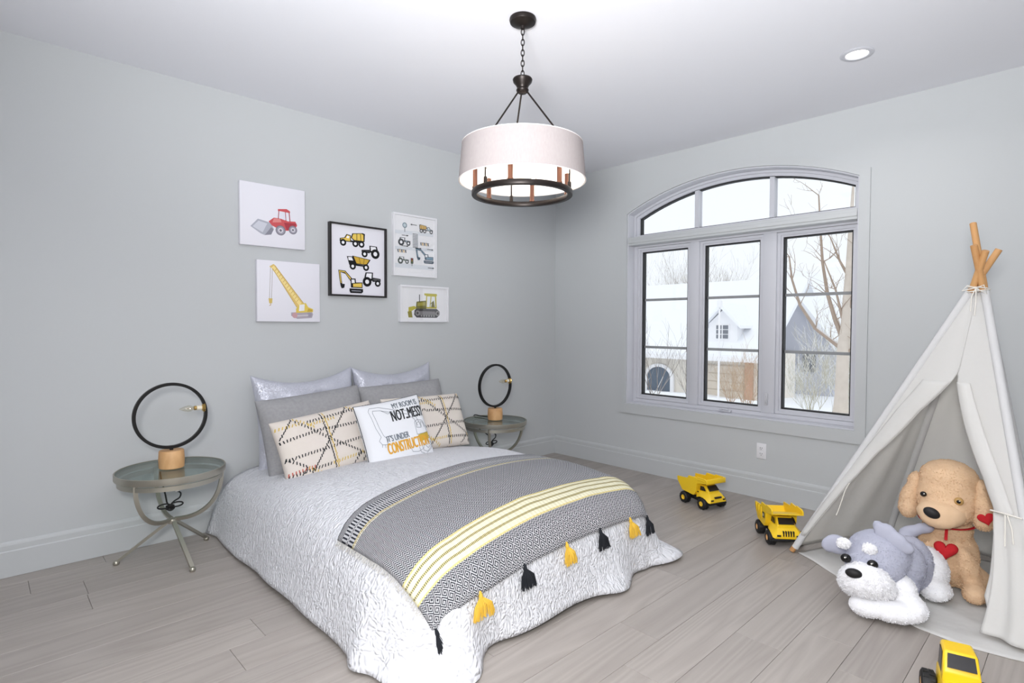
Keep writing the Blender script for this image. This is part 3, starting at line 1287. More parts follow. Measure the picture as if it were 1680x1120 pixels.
for k in range(3):
    a = R(-113 + 120 * k + 60)
    dx, dy = math.cos(a), math.sin(a)
    pts = []
    for i in range(19):
        t = i / 18
        th = t * PI / 2
        r = (RN - .018) * math.cos(th) ** .8 if t < 1 else .0
        z = TOPZ - .036 - (TOPZ - .036 - HZ - .012) * math.sin(th)
        pts.append((dx * (r + .012 * t), dy * (r + .012 * t), z))
    MB().tube(pts, .01, flat=(.020, .012)).build('curved_arm', PEWTER, ns, smooth=30)
    a = R(-113 + 120 * k)
    dx, dy = math.cos(a), math.sin(a)
    lg = MB().tube([(dx * .008, dy * .008, HZ + .008), (dx * .258, dy * .258, .020)], .01, flat=(.020, .014)).build('leg', PEWTER, ns, smooth=30)
    MB().lathe([(.0005, .0004), (.012, .0008), (.016, .006), (.016, .014), (.011, .022), (.0005, .025)], (dx * .263, dy * .263, 0), 16).build('ball_foot', PEWTER, lg)
MB().lathe([(.001, HZ - .012), (.022, HZ - .010), (.026, HZ), (.022, HZ + .014), (.001, HZ + .018)], n=20).build('hub', PEWTER, ns)

LWOOD = wood_mat('pale_pine', (222, 178, 128), (200, 150, 100), .55, 2, ring=10, stretch=.5)
CORD = mat('black_cord', (18, 18, 20), .6)
PORC = mat('socket_cream', (238, 232, 214), .4)
BULBG = glass_mat('clear_bulb', (250, 248, 240), refl=.35)
lamp = thing('ring_lamp', (.31, -3.475, TOPZ + .0025), 0, 'black hoop lamp with bare bulb and wood base on the near nightstand', 'lamp', 'hoop table lamps')
# local: hoop in the y-z plane
MB().lathe([(.001, 0), (.058, 0), (.061, .003), (.063, .05), (.060, .092), (.057, .096), (.001, .096)], n=40).build('wood_base', LWOOD, lamp)
MB().lathe([(.009, .0955), (.009, .112)], n=12, caps=True).build('stem', BLACKM, lamp)
RC, RZ = .172, .284
hp = MB()
n = 72
prof = [(-.008, -.010), (.008, -.010), (.008, .010), (-.008, .010)]
vs_, fs = [], []
for i in range(n):
    a = 2 * PI * i / n
    for (dr, dx) in prof:
        vs_.append((dx, (RC + dr) * math.cos(a), RZ + (RC + dr) * math.sin(a)))
for i in range(n):
    j = (i + 1) % n
    for k in range(4):
        q_ = (k + 1) % 4
        fs.append((i * 4 + k, i * 4 + q_, j * 4 + q_, j * 4 + k))
hp.add(vs_, fs).build('hoop', BLACKM, lamp, smooth=30)
Mb = Matrix.Translation((0, RC - .006, RZ + .030)) @ Matrix.Rotation(PI / 2, 4, 'X') @ Matrix.Rotation(0, 4, 'Z')
MB().lathe([(.001, 0), (.026, 0), (.027, .003), (.022, .009), (.012, .014), (.001, .015)], n=24, M=Mb).build('brass_cup', BRASS, lamp)
MB().lathe([(.001, .0145), (.013, .0145), (.0135, .040), (.001, .041)], n=20, M=Mb).build('socket', PORC, lamp)
MB().lathe([(.001, .041), (.012, .0412), (.0125, .052), (.011, .0535), (.001, .054)], n=16, M=Mb).build('bulb_cap', BRASS, lamp)
bb = MB().lathe([(.001, .054), (.009, .0545), (.0165, .070), (.0175, .084), (.012, .104), (.005, .120), (.0008, .127)], n=20, M=Mb).build('bulb', BULBG, lamp)
MB().tube([Mb @ Vector((0, -.004, .056)), Mb @ Vector((0, -.003, .08)), Mb @ Vector((0, .003, .095)), Mb @ Vector((0, .004, .056))], .0009, 5).build('filament', BRASS, bb)


def knot(o, c, seed):
    random.seed(seed)
    P_ = [Vector((-.052, .012, .035)), Vector((-.09, .012, .012)), Vector((-.20, .008, .006)), Vector((-.258, .004, .008)),
          Vector((-.279, .002, -.004)), Vector((-.276, .0, -.06)), Vector((-.20, -.01, -.10))]
    cc = Vector(c)
    P_.append(cc + Vector((-.01, -.02, .07)))
    P_.append(cc + Vector((0, -.012, .02)))
    for k in range(26):
        a = k * 1.35
        P_.append(cc + Vector((.012 * math.sin(a * 1.3), .018 * math.cos(a), .014 * math.sin(a * .7) * math.cos(a * .3))))
    # loose loops either side
    for sx in (-1, 1):
        for k in range(9):
            a = PI * 2 * k / 8
            P_.append(cc + Vector((.004, sx * (.030 - .030 * math.cos(a)), .012 + .012 * math.sin(a) * sx)))
    P_ += [cc + Vector((.0, .018, .03)), cc + Vector((0, .045, .045)), cc + Vector((0, .05, .07)), cc + Vector((0, .028, .085))]
    sub = []
    for i in range(len(P_) - 1):
        p0, p1, p2, p3 = P_[max(i - 1, 0)], P_[i], P_[i + 1], P_[min(i + 2, len(P_) - 1)]
        for t in (0, .33, .66):
            sub.append(.5 * ((2 * p1) + (-p0 + p2) * t + (2 * p0 - 5 * p1 + 4 * p2 - p3) * t * t + (-p0 + 3 * p1 - 3 * p2 + p3) * t ** 3))
    cdo = MB().tube(sub, .0042, 6).build('cord', CORD, o)
    e = sub[-1]
    MB().box(e.x - .006, e.x + .006, e.y - .012, e.y + .008, e.z - .002, e.z + .022, bev=.003).build('plug', mat('plug_white', (226, 222, 222), .4), cdo)


lamp2 = copy_tree(lamp)
knot(lamp, (.05, -.02, -.205), 1)
knot(lamp2, (.03, -.07, -.19), 2)
ns2 = copy_tree(ns)
ns2.location = (.335, -1.115, 0)
ns2['label'] = 'round glass-topped pewter nightstand on the far side of the bed near the corner'
lamp2.location = (.335, -1.115, TOPZ + .0025)
lamp2['label'] = 'black hoop lamp with bare bulb and wood base on the far nightstand'
# ------------------------------------------------------------------ pictures on the left wall
INKC = {}


def ink(c):
    if c not in INKC:
        INKC[c] = mat('ink_%d_%d_%d' % c, c, .8, spec=.2)
    return INKC[c]


class Draw:
    """flat print: coloured shapes stacked on the picture face; u right, v down, both 0..1"""

    def __init__(s, w_, h_, x):
        s.w, s.h, s.x, s.n = w_, h_, x, 0
        s.mb, s.cols = MB(), []

    def _c(s, c):
        if c not in s.cols:
            s.cols.append(c)
        return s.cols.index(c)

    def pt(s, u, v):
        return (s.x + s.n * .00006, (u - .5) * s.w, s.h * (1 - v))

    def poly(s, pts, c):
        s.n += 1
        s.mb.add([s.pt(*p) for p in pts], [tuple(range(len(pts)))], s._c(c))

    def circ(s, u, v, r, c, n=18, asp=None, sq=1.0):
        asp = s.w / s.h
        s.poly([(u + r * math.cos(2 * PI * k / n), v + r * sq * asp * math.sin(2 * PI * k / n)) for k in range(n)], c)

    def line(s, pts, wd, c):
        s.n += 1
        asp = s.w / s.h
        for (a, b), (e, f) in zip(pts[:-1], pts[1:]):
            dx, dy = e - a, (f - b) / asp
            l = math.hypot(dx, dy) or 1
            nx, ny = -dy / l * wd / 2, dx / l * wd / 2 * asp
            s.mb.add([s.pt(a + nx, b + ny), s.pt(e + nx, f + ny), s.pt(e - nx, f - ny), s.pt(a - nx, b - ny)], [(0, 1, 2, 3)], s._c(c))

    def wheel(s, u, v, r, c=(28, 28, 30), hub=(235, 235, 235), k=.45):
        s.circ(u, v, r, c)
        s.circ(u, v, r * k, hub)

    def build(s, parent, name='print'):
        # every face must look into the room
        o = s.mb
        me = bpy.data.meshes.new(name)
        me.from_pydata(o.v, [], o.f)
        me.polygons.foreach_set('material_index', o.m)
        for c in s.cols:
            me.materials.append(ink(c))
        ob = bpy.data.objects.new(name, me)
        COL.objects.link(ob)
        ob.parent = parent
        return ob


BK = (30, 30, 32)
YE = (232, 200, 96)
YD = (206, 168, 66)
WH = (240, 240, 244)
GR = (150, 152, 162)
GL = (196, 200, 210)


class Sub:
    """places a small vehicle drawing into a picture: own 0..1 box"""

    def __init__(s, d, u, v, w_, h_, flip=False):
        s.d, s.u, s.v, s.w, s.h, s.flip = d, u, v, w_, h_, flip

    def m(s, p):
        a = 1 - p[0] if s.flip else p[0]
        return (s.u + a * s.w, s.v + p[1] * s.h)

    def poly(s, pts, c):
        s.d.poly([s.m(p) for p in pts], c)

    def line(s, pts, wd, c):
        s.d.line([s.m(p) for p in pts], wd * s.w, c)

    def circ(s, u, v, r, c):
        a, b = s.m((u, v))
        s.d.circ(a, b, r * s.w, c)

    def wheel(s, u, v, r, c=BK, hub=WH, k=.45):
        s.circ(u, v, r, c)
        s.circ(u, v, r * k, hub)


def mixer(d, u, v, w_, h_, flip=False, drum=YE, cabc=YE, out=BK):
    q = Sub(d, u, v, w_, h_, flip)
    q.poly([(.0, .05), (.08, .0), (.50, .10), (.55, .40), (.45, .60), (.02, .62)], out)
    q.poly([(.06, .12), (.14, .06), (.46, .14), (.51, .40), (.42, .55), (.06, .55)], drum)
    q.line([(.18, .08), (.16, .55)], .02, out)
    q.line([(.32, .10), (.32, .55)], .02, out)
    q.poly([(.55, .25), (.72, .20), (.80, .45), (.97, .52), (.98, .72), (.05, .72), (.05, .60), (.55, .60)], out)
    q.poly([(.58, .30), (.70, .26), (.77, .48), (.93, .55), (.94, .66), (.58, .66)], cabc)
    q.poly([(.61, .33), (.69, .31), (.73, .46), (.62, .48)], WH)
    for a in (.14, .38, .85):
        q.wheel(a, .80, .12, out)


def tractor(d, u, v, w_, h_, flip=False, c=BK, fill=(90, 90, 92), hub=WH):
    q = Sub(d, u, v, w_, h_, flip)
    q.poly([(.05, .42), (.45, .36), (.46, .66), (.05, .62)], c)
    q.poly([(.09, .46), (.42, .41), (.42, .58), (.09, .58)], fill)
    q.poly([(.44, .0), (.82, .02), (.90, .55), (.46, .60)], c)
    q.poly([(.50, .07), (.76, .08), (.81, .42), (.52, .44)], WH)
    q.wheel(.20, .76, .15, c, hub)
    q.wheel(.74, .68, .22, c, hub)


def dumper(d, u, v, w_, h_, flip=False, bed=YD, c=BK):
    q = Sub(d, u, v, w_, h_, flip)
    q.poly([(.22, .02), (1.0, .22), (.84, .66), (.36, .62)], c)
    q.poly([(.28, .07), (.94, .25), (.81, .60), (.40, .57)], bed)
    q.line([(.50, .12), (.56, .58)], .015, c)
    q.line([(.72, .18), (.70, .58)], .015, c)
    q.poly([(.0, .10), (.26, .08), (.36, .62), (.85, .68), (.80, .78), (.10, .72)], c)
    q.poly([(.05, .15), (.20, .14), (.26, .38), (.07, .38)], WH)
    q.wheel(.24, .80, .13, c)
    q.wheel(.80, .82, .13, c)


def digger(d, u, v, w_, h_, flip=False, body=YE, c=BK, arm=YE):
    q = Sub(d, u, v, w_, h_, flip)
    q.poly([(.03, .0), (.30, .02), (.56, .34), (.52, .50), (.30, .16), (.12, .10), (.18, .62), (.10, .62)], c)
    q.poly([(.06, .03), (.28, .05), (.52, .34), (.51, .43), (.29, .10), (.10, .07), (.15, .58), (.12, .58)], arm)
    q.poly([(.10, .60), (.28, .62), (.26, .78), (.16, .82), (.12, .72)], c)
    q.poly([(.50, .36), (.70, .34), (.72, .52), (.98, .50), (.98, .76), (.52, .76)], c)
    q.poly([(.54, .40), (.66, .39), (.67, .54), (.55, .56)], WH)
    q.poly([(.60, .58), (.95, .54), (.95, .72), (.60, .72)], body)
    q.poly([(.46, .80), (1.0, .80), (1.0, .94), (.94, 1.0), (.50, 1.0), (.46, .92)], c)
    q.line([(.54, .90), (.92, .90)], .03, GR)


PAPER = mat('print_paper', (233, 232, 240), .75, spec=.2)
PAPERW = mat('white_paper', (240, 240, 243), .7, spec=.2)
CANV = mat('canvas_white', (233, 232, 240), .8, spec=.2, bump=(600, .2, .0006))
WFRAME = mat('white_frame', (232, 232, 236), .45)
BFRAME = mat('black_frame', (30, 26, 26), .4)
PGLASS = glass_mat('picture_glass', refl=.10)


def picture(name, yc, zb, w_, h_, label, dep=.03, frame=None, fw_=.012, cat='picture', rl=0.0, glass=False):
    t = thing(name, (.0008, yc, zb), 0, label, cat, 'pictures of machines on the left wall')
    t.matrix_basis = Matrix.Translation((.0008, yc, zb)) @ Matrix.Rotation(rl, 4, 'X')
    YZ = lambda a, b, h: (h, a, b)
    if frame is None:
        MB().box(0, dep, -w_ / 2, w_ / 2, 0, h_, bev=.0025).build('canvas', CANV, t, smooth=30)
        d = Draw(w_, h_, dep + .0004)
    else:
        o_ = rect(-w_ / 2, w_ / 2, 0, h_)
        i_ = rect(-w_ / 2 + fw_, w_ / 2 - fw_, fw_, h_ - fw_)
        MB().ring(i_, o_, 0, dep, YZ).build('frame', frame, t, smooth=None)
        MB().box(0, dep * .45, -w_ / 2 + fw_, w_ / 2 - fw_, fw_, h_ - fw_).build('paper', PAPERW if frame is not BFRAME else PAPER, t, smooth=None)
        d = Draw(w_, h_, dep * .45 + .0004)
        if glass:
            MB().box(dep * .70, dep * .70 + .002, -w_ / 2 + fw_, w_ / 2 - fw_, fw_, h_ - fw_).build('glazing', PGLASS, t, smooth=None)
    return t, d


# red loader
t, d = picture('canvas_print', -2.808, 1.797, .422, .402, 'square white canvas print of a red front loader', rl=0)
RED, RDD, PNK = (205, 92, 96), (170, 66, 76), (222, 140, 138)
d.poly([(.15, .70), (.26, .57), (.46, .61), (.50, .71), (.36, .82), (.30, .80)], (176, 178, 190))
d.poly([(.18, .70), (.27, .60), (.40, .63), (.33, .78)], (206, 208, 218))
d.poly([(.36, .82), (.46, .68), (.50, .71), (.46, .80)], (140, 140, 152))
d.poly([(.42, .59), (.50, .52), (.60, .52), (.72, .55), (.84, .54), (.87, .60), (.83, .68), (.70, .71), (.56, .69), (.47, .65)], RED)
d.poly([(.50, .53), (.60, .52), (.62, .58), (.48, .60)], PNK)
d.poly([(.66, .58), (.86, .57), (.82, .67), (.70, .70)], RDD)
d.poly([(.565, .37), (.70, .35), (.755, .38), (.755, .41), (.60, .40), (.565, .40)], RED)
d.line([(.58, .39), (.57, .53)], .012, RDD)
d.line([(.68, .40), (.69, .55)], .012, RDD)
d.line([(.74, .40), (.755, .56)], .014, RDD)
d.poly([(.585, .41), (.675, .41), (.685, .53), (.58, .52)], (226, 226, 236))
for a, b, r in ((.605, .715, .078), (.80, .685, .068)):
    d.circ(a, b, r, (128, 124, 136))
    d.circ(a, b, r * .8, (160, 158, 170))
    d.circ(a, b, r * .5, (212, 210, 218))
    d.circ(a, b, r * .25, (120, 116, 128))
d.build(t)
# yellow crane
t, d = picture('canvas_print', -2.706, 1.306, .424, .402, 'square white canvas print of a yellow crane', rl=0)
d.line([(.205, .10), (.185, .62)], .006, (160, 150, 140))
d.line([(.235, .10), (.215, .62)], .006, (160, 150, 140))
d.poly([(.17, .62), (.23, .62), (.225, .70), (.18, .70)], (216, 190, 110))
d.line([(.20, .70), (.205, .73), (.18, .74)], .008, (190, 150, 70))
d.poly([(.185, .10), (.25, .055), (.28, .08), (.735, .70), (.64, .79), (.235, .13)], (226, 196, 120))
d.poly([(.215, .12), (.255, .08), (.70, .70), (.66, .74)], (242, 220, 150))
for k in range(12):
    f0 = .06 + k * .075
    a = (.225 + .41 * f0 + .02, .13 + .60 * f0)
    d.line([a, (a[0] + .035, a[1] - .04)], .006, (196, 156, 84))
d.line([(.235, .13), (.64, .80)], .008, (198, 160, 88))
d.line([(.27, .08), (.735, .70)], .008, (198, 160, 88))
d.poly([(.52, .845), (.86, .82), (.88, .87), (.86, .93), (.62, .95), (.52, .90)], (176, 168, 178))
d.circ(.58, .89, .045, (200, 160, 164))
d.circ(.82, .88, .04, (160, 154, 166))
d.line([(.62, .90), (.80, .885)], .02, (206, 200, 206))
d.poly([(.60, .78), (.68, .69), (.76, .68), (.80, .75), (.88, .78), (.88, .83), (.60, .85)], (226, 200, 96))
d.poly([(.655, .71), (.74, .70), (.735, .81), (.645, .82)], (236, 236, 240))
d.poly([(.80, .77), (.87, .79), (.87, .82), (.78, .83)], (200, 168, 70))
d.build(t)
# black frame
t, d = picture('framed_print', -2.191, 1.494, .458, .524, 'black-framed print of five black and yellow construction vehicles', dep=.036, frame=BFRAME, fw_=.012)
mixer(d, .17, .10, .45, .20, True)
mixer_fix = None
tractor(d, .54, .265, .36, .165, False, fill=(60, 60, 62))
dumper(d, .30, .425, .42, .19, False)
digger(d, .14, .64, .44, .31, False)
tractor(d, .56, .645, .36, .20, True)
d.build(t)
# white frame, road map
t, d = picture('framed_print', -1.694, 1.673, .412, .486, 'white-framed print of little trucks on pale streets with arrows', dep=.03, frame=WFRAME, fw_=.014, glass=True)
ROAD = (222, 226, 232)
d.poly([(.06, .27), (.94, .25), (.94, .31), (.06, .33)], ROAD)
d.poly([(.06, .53), (.94, .51), (.94, .56), (.06, .58)], ROAD)
d.poly([(.06, .80), (.94, .80), (.94, .87), (.06, .87)], ROAD)
d.poly([(.44, .27), (.58, .27), (.58, .56), (.44, .56)], (232, 234, 238))
for k in range(11):
    d.line([(.45, .30 + k * .022), (.57, .30 + k * .022)], .012, (92, 94, 98))
d.circ(.27, .18, .052, (120, 138, 150))
d.circ(.27, .18, .034, (196, 210, 216))
d.line([(.27, .22), (.27, .29)], .012, (90, 100, 108))
mixer(d, .60, .13, .33, .13, False, (214, 176, 96), (166, 186, 196), (90, 90, 92))
tractor(d, .11, .38, .30, .115, True, (60, 64, 70), (150, 166, 180))
digger(d, .50, .53, .44, .235, False, (120, 150, 170), (74, 92, 106), (140, 166, 184))
tractor(d, .10, .69, .27, .10, True, (80, 88, 84), (150, 160, 150))
for (a, b) in ((.62, .43), (.10, .58)):
    for k in range(5):
        d.poly([(a + k * .042, b), (a + .020 + k * .042, b), (a + .034 + k * .042, b + .045), (a + .014 + k * .042, b + .045)], BK if k % 2 == 0 else (210, 170, 80))
    d.line([(a, b), (a + .21, b)], .006, BK)
for (a, b, s_) in ((.42, .155, -1), (.20, .345, 1), (.20, .515, 1), (.78, .53, 1), (.80, .835, 1), (.50, .53, 1)):
    d.line([(a, b), (a + .12, b)], .010, BK)
    e = a + .12 if s_ > 0 else a
    d.poly([(e + .03 * s_, b), (e - .01 * s_, b - .014), (e - .01 * s_, b + .014)], BK)
d.poly([(.40, .70), (.455, .70), (.455, .79), (.40, .79)], BK)
for k, c in enumerate(((196, 80, 70), (214, 176, 80), (120, 160, 110))):
    d.circ(.427, .717 + k * .027, .012, c)
d.line([(.427, .79), (.427, .83)], .01, BK)
d.build(t)
# white frame, bulldozer
t, d = picture('framed_print', -1.603, 1.313, .472, .290, 'small white-framed print of a yellow bulldozer', dep=.03, frame=WFRAME, fw_=.014, glass=True)
OL, OD = (196, 186, 70), (120, 116, 60)
d.poly([(.50, .20), (.76, .20), (.77, .25), (.75, .27), (.76, .62), (.52, .62), (.54, .27), (.50, .25)], OL)
d.poly([(.56, .28), (.63, .28), (.61, .58), (.55, .58)], (236, 238, 240))
d.poly([(.65, .28), (.72, .28), (.73, .58), (.63, .58)], (232, 236, 238))
d.line([(.62, .50), (.70, .40)], .012, OD)
d.poly([(.66, .44), (.70, .42), (.72, .58), (.64, .58)], OD)
d.poly([(.34, .44), (.54, .40), (.54, .66), (.32, .66)], OD)
d.poly([(.36, .47), (.52, .44), (.52, .54), (.36, .56)], (168, 160, 76))
d.line([(.40, .24), (.40, .45)], .016, (70, 70, 72))
d.poly([(.18, .60), (.30, .56), (.34, .62), (.24, .70), (.24, .86), (.18, .84)], OL)
d.poly([(.16, .72), (.24, .70), (.26, .88), (.18, .88)], (150, 142, 62))
d.poly([(.30, .68), (.34, .63), (.76, .63), (.82, .70), (.82, .80), (.76, .88), (.34, .88), (.29, .80)], (78, 76, 78))
d.poly([(.37, .70), (.72, .70), (.74, .80), (.38, .81)], (132, 130, 132))
for a in (.36, .78):
    d.circ(a, .755, .045, (150, 148, 148))
    d.circ(a, .755, .022, (70, 68, 70))
for k in range(6):
    d.circ(.44 + k * .052, .83, .016, (160, 158, 158))
d.build(t)
# ------------------------------------------------------------------ toy trucks
TYELL = mat('toy_yellow', (250, 208, 36), .38, bump=(40, .03, .001))
TBLACK = mat('toy_black', (24, 24, 26), .6)
TDARK = mat('toy_window', (34, 32, 36), .3)
THUB = mat('toy_hub', (246, 206, 60), .4)
SIDE = lambda y0: (lambda a, b, h: (a, h, b))


def toy_wheel(parent, x, y, r, w_, sgn, hubmat):
    """knobbly tyre with a coloured hub; the axle runs along y"""
    M = Matrix.Translation((x, y, r)) @ Matrix.Rotation(-PI / 2 * sgn, 4, 'X')
    t = MB().lathe([(r * .40, -w_ / 2), (r * .80, -w_ / 2), (r * .94, -w_ * .42), (r, -w_ * .25), (r, w_ * .25), (r * .94, w_ * .42), (r * .80, w_ / 2), (r * .46, w_ / 2), (r * .42, w_ * .40), (r * .40, w_ * .40)], n=28, M=M)
    for k in range(14):
        a = 2 * PI * k / 14
        for s in (-1, 1):
            Mt = M @ Matrix.Rotation(a + (.11 if s > 0 else -.11), 4, 'Z') @ Matrix.Translation((r * .985, 0, s * w_ * .2))
            t.box(-.0025, .0025, -r * .09, r * .09, -w_ * .17, w_ * .17, M=Mt)
    to = t.build('tire', TBLACK, parent, smooth=40)
    h = MB().lathe([(.0005, w_ * .46), (r * .12, w_ * .46), (r * .14, w_ * .36), (r * .30, w_ * .34), (r * .36, w_ * .46), (r * .43, w_ * .47), (r * .45, w_ * .38), (r * .42, -w_ * .2), (.0005, -w_ * .2)], n=24, M=M)
    h.build('hub', hubmat, to, smooth=40)


def hull(m, secs):
    """loft through rectangular-ish sections given as lists of 3-D points"""
    n = len(secs[0])
    vs_ = [p for s in secs for p in s]
    fs = []
    for j in range(len(secs) - 1):
        for i in range(n):
            k = (i + 1) % n
            fs.append((j * n + i, j * n + k, j * n + n + k, j * n + n + i))
    fs.append(tuple(range(n - 1, -1, -1)))
    fs.append(tuple((len(secs) - 1) * n + i for i in range(n)))
    return m.add(vs_, fs)


def sec(x, yb, yt, z0_, z1_, ch=.0):
    """a section across the truck at x: bottom half width yb, top half width yt"""
    return [(x, -yb, z0_), (x, yb, z0_), (x, yt, z1_ - ch), (x, yt - ch, z1_), (x, -yt + ch, z1_), (x, -yt, z1_ - ch)]


def bevel_obj(o, w_=.003, seg=2):
    b = o.modifiers.new('soft_edges', 'BEVEL')
    b.width = w_
    b.segments = seg
    b.limit_method = 'ANGLE'
    b.angle_limit = R(30)


def dump_truck(loc, rz, label, hubmat, kind):
    t = thing('toy_dump_truck', loc, rz, label, 'toy truck', 'yellow toy trucks')
    wb, wr, ww, tr = .090, .040, .046, .082
    for x in (-wb, wb):
        for s in (-1, 1):
            toy_wheel(t, x, s * (tr - .002), wr, ww, s, hubmat)
    ch_ = MB()
    ch_.box(-.125, .125, -.050, .050, .034, .060, bev=.004)
    ch_.box(.115, .142, -.085, .085, .034, .050, bev=.006)
    ch_.build('chassis', TBLACK, t)
    # cab and fenders: one moulded yellow shell
    c = MB()
    hull(c, [sec(.010, .070, .066, .062, .118, .006), sec(.040, .074, .068, .074, .118, .006), sec(.075, .088, .064, .082, .120, .008), sec(.115, .090, .062, .076, .112, .010), sec(.140, .086, .070, .056, .090, .010), sec(.150, .074, .066, .052, .078, .008)])
    co = c.build('cab_body', TYELL, t, smooth=40)
    bevel_obj(co)
    k = MB()
    hull(k, [sec(.030, .052, .046, .112, .158, .006), sec(.070, .054, .046, .112, .158, .006), sec(.112, .056, .048, .108, .118, .004)])
    ko = k.build('cab_roof', TYELL, t, smooth=40)
    bevel_obj(ko, .002)
    # windscreen and side windows, slightly proud dark plastic
    w = MB()
    w.add([(.0795, -.040, .152), (.0795, .040, .152), (.1105, .044, .123), (.1105, -.044, .123)], [(0, 1, 2, 3)])
    w.v = [(a + .003, b, c_ + .003) for a, b, c_ in w.v]
    wo = w.build('windscreen', TDARK, t, smooth=None)
    sd_ = wo.modifiers.new('thick', 'SOLIDIFY')
    sd_.thickness = .003
    for s in (-1, 1):
        w = MB()
        w.add([(.040, s * .0555, .150), (.068, s * .0550, .150), (.092, s * .0580, .124), (.040, s * .0590, .122)], [(0, 1, 2, 3)])
        wo = w.build('side_window', TDARK, t, smooth=None)
        sd_ = wo.modifiers.new('thick', 'SOLIDIFY')
        sd_.thickness = .004
        MB().box(.146, .1535, s * .054 - .011, s * .054 + .011, .066, .076, bev=.002).build('headlight', TDARK, t)
        if kind == 0:
            MB().box(.012, .034, s * .0705 - .002, s * .0705 + .002, .104, .111).build('side_vent', TDARK, t)
    if kind == 1:
        for i in range(5):
            y = -.028 + .014 * i
            MB().box(.138, .1525, y - .0032, y + .0032, .068, .098, bev=.001, M=Matrix.Translation((.0, 0, 0))).build('grille_slot', TDARK, t)
    else:
        MB().box(.141, .1535, -.030, .030, .082, .094, bev=.002).build('grille', TDARK, t)
    # tipping bed: open box with slanted floor and a canopy over the cab
    b = MB()
    yo, yi = .090, .082
    prof = [(-.165, .175), (-.165, .150), (-.115, .088), (.000, .078), (.028, .120), (.034, .172), (.125, .196), (.125, .204), (.030, .205), (-.045, .205), (-.055, .190)]
    for s in (-1, 1):
        b.prism(prof[:9] if False else [(-.165, .178), (-.165, .152), (-.112, .088), (.002, .078), (.026, .112), (.034, .168), (.034, .208), (-.048, .208), (-.062, .186)], s * yi, s * yo, lambda a, c_, h: (a, h, c_))
        # raised guard rail along the canopy
        b.prism([(.034, .168), (.128, .186), (.128, .206), (.110, .216), (.034, .216)], s * yi, s * yo, lambda a, c_, h: (a, h, c_))
    b.prism([(-.165, .152), (-.112, .088), (.002, .078), (.026, .112), (.034, .168), (.128, .186), (.128, .192), (.029, .175), (.021, .116), (.0, .085), (-.108, .094), (-.159, .156)], -yi, yi, lambda a, c_, h: (a, h, c_))
    if kind == 0:
        for s in (-1, 1):
            b.box(.036, .110, s * yo - .003, s * yo + .003, .196, .203)
        b.box(.120, .130, -yo, yo, .180, .216, bev=.003)
    else:
        for s in (-1, 1):
            for i in range(3):
                x = -.130 + i * .040
                b.box(x - .006, x + .006, s * yo - .004 * (s < 0), s * yo + .004 * (s > 0), .128 - .012 * i, .178, bev=.001)
    bo = b.build('tipping_bed', TYELL, t, smooth=30)
    bevel_obj(bo, .0018)
    if kind == 1:
        for s in (-1, 1):
            MB().box(-.012, .014, s * .0935 - .001, s * .0935 + .001, .128, .160).build('side_badge', TDARK, bo)
            MB().box(-.005, .007, s * .0948 - .0008, s * .0948 + .0008, .136, .152).build('badge_mark', mat('badge_white', (235, 225, 200), .5), bo)
    return t


dump_truck((1.846, -.452, 0), math.atan2(-.058, .172), 'yellow toy dump truck with yellow hubs parked by the window wall', THUB, 0)
dump_truck((2.490, -.735, 0), math.atan2(-.142, .121), 'yellow toy dump truck with slotted grille half hidden behind the tent', mat('tan_hub', (222, 172, 112), .45), 1)

# front loader at the bottom edge of the picture
lt = thing('toy_loader', (3.515, -1.91, 0), R(-74), 'yellow toy loader with boxy cab cut off by the bottom edge', 'toy truck', 'yellow toy trucks')
for x in (-.07, .075):
    for s in (-1, 1):
        toy_wheel(lt, x, s * .078, .046, .044, s, mat('tan_hub', (222, 172, 112), .45))
MB().box(-.11, .12, -.052, .052, .038, .070, bev=.004).build('chassis', TBLACK, lt)
m = MB()
hull(m, [sec(-.115, .052, .050, .066, .118, .008), sec(-.02, .056, .054, .066, .124, .006), sec(.115, .052, .046, .066, .112, .010), sec(.13, .046, .040, .068, .100, .010)])
o = m.build('hood', TYELL, lt, smooth=40)
bevel_obj(o)
m = MB()
hull(m, [sec(-.095, .050, .044, .116, .204, .006), sec(-.015, .052, .046, .116, .206, .006), sec(.022, .053, .050, .116, .150, .006)])
o = m.build('cab', TYELL, lt, smooth=40)
bevel_obj(o, .003)
m = MB()
m.add([(-.008, -.036, .199), (-.008, .036, .199), (.0165, .039, .162), (.0165, -.039, .162)], [(0, 1, 2, 3)])
m.v = [(a + .004, b, c + .003) for a, b, c in m.v]
o = m.build('windscreen', TDARK, lt, smooth=None)
sd_ = o.modifiers.new('thick', 'SOLIDIFY')
sd_.thickness = .003
for s in (-1, 1):
    m = MB()
    m.add([(-.078, s * .0475, .192), (-.024, s * .0485, .194), (-.006, s * .052, .134), (-.078, s * .051, .130)], [(0, 1, 2, 3)])
    o = m.build('side_window', TDARK, lt, smooth=None)
    sd_ = o.modifiers.new('thick', 'SOLIDIFY')
    sd_.thickness = .005
    MB().lathe([(.0005, .006), (.009, .006), (.010, 0), (.0005, 0)], (.119, s * .034, .098), 14).build('headlight', TDARK, lt)
    MB().tube([(.06, s * .060, .10), (.14, s * .060, .115), (.19, s * .058, .06)], .008, 8).build('lift_arm', TYELL, lt)
MB().prism([(.185, .008), (.255, .006), (.262, .014), (.205, .022), (.190, .085), (.182, .085)], -.095, .095, lambda a, b, h: (a, h, b)).build('bucket', TBLACK, lt, smooth=30)
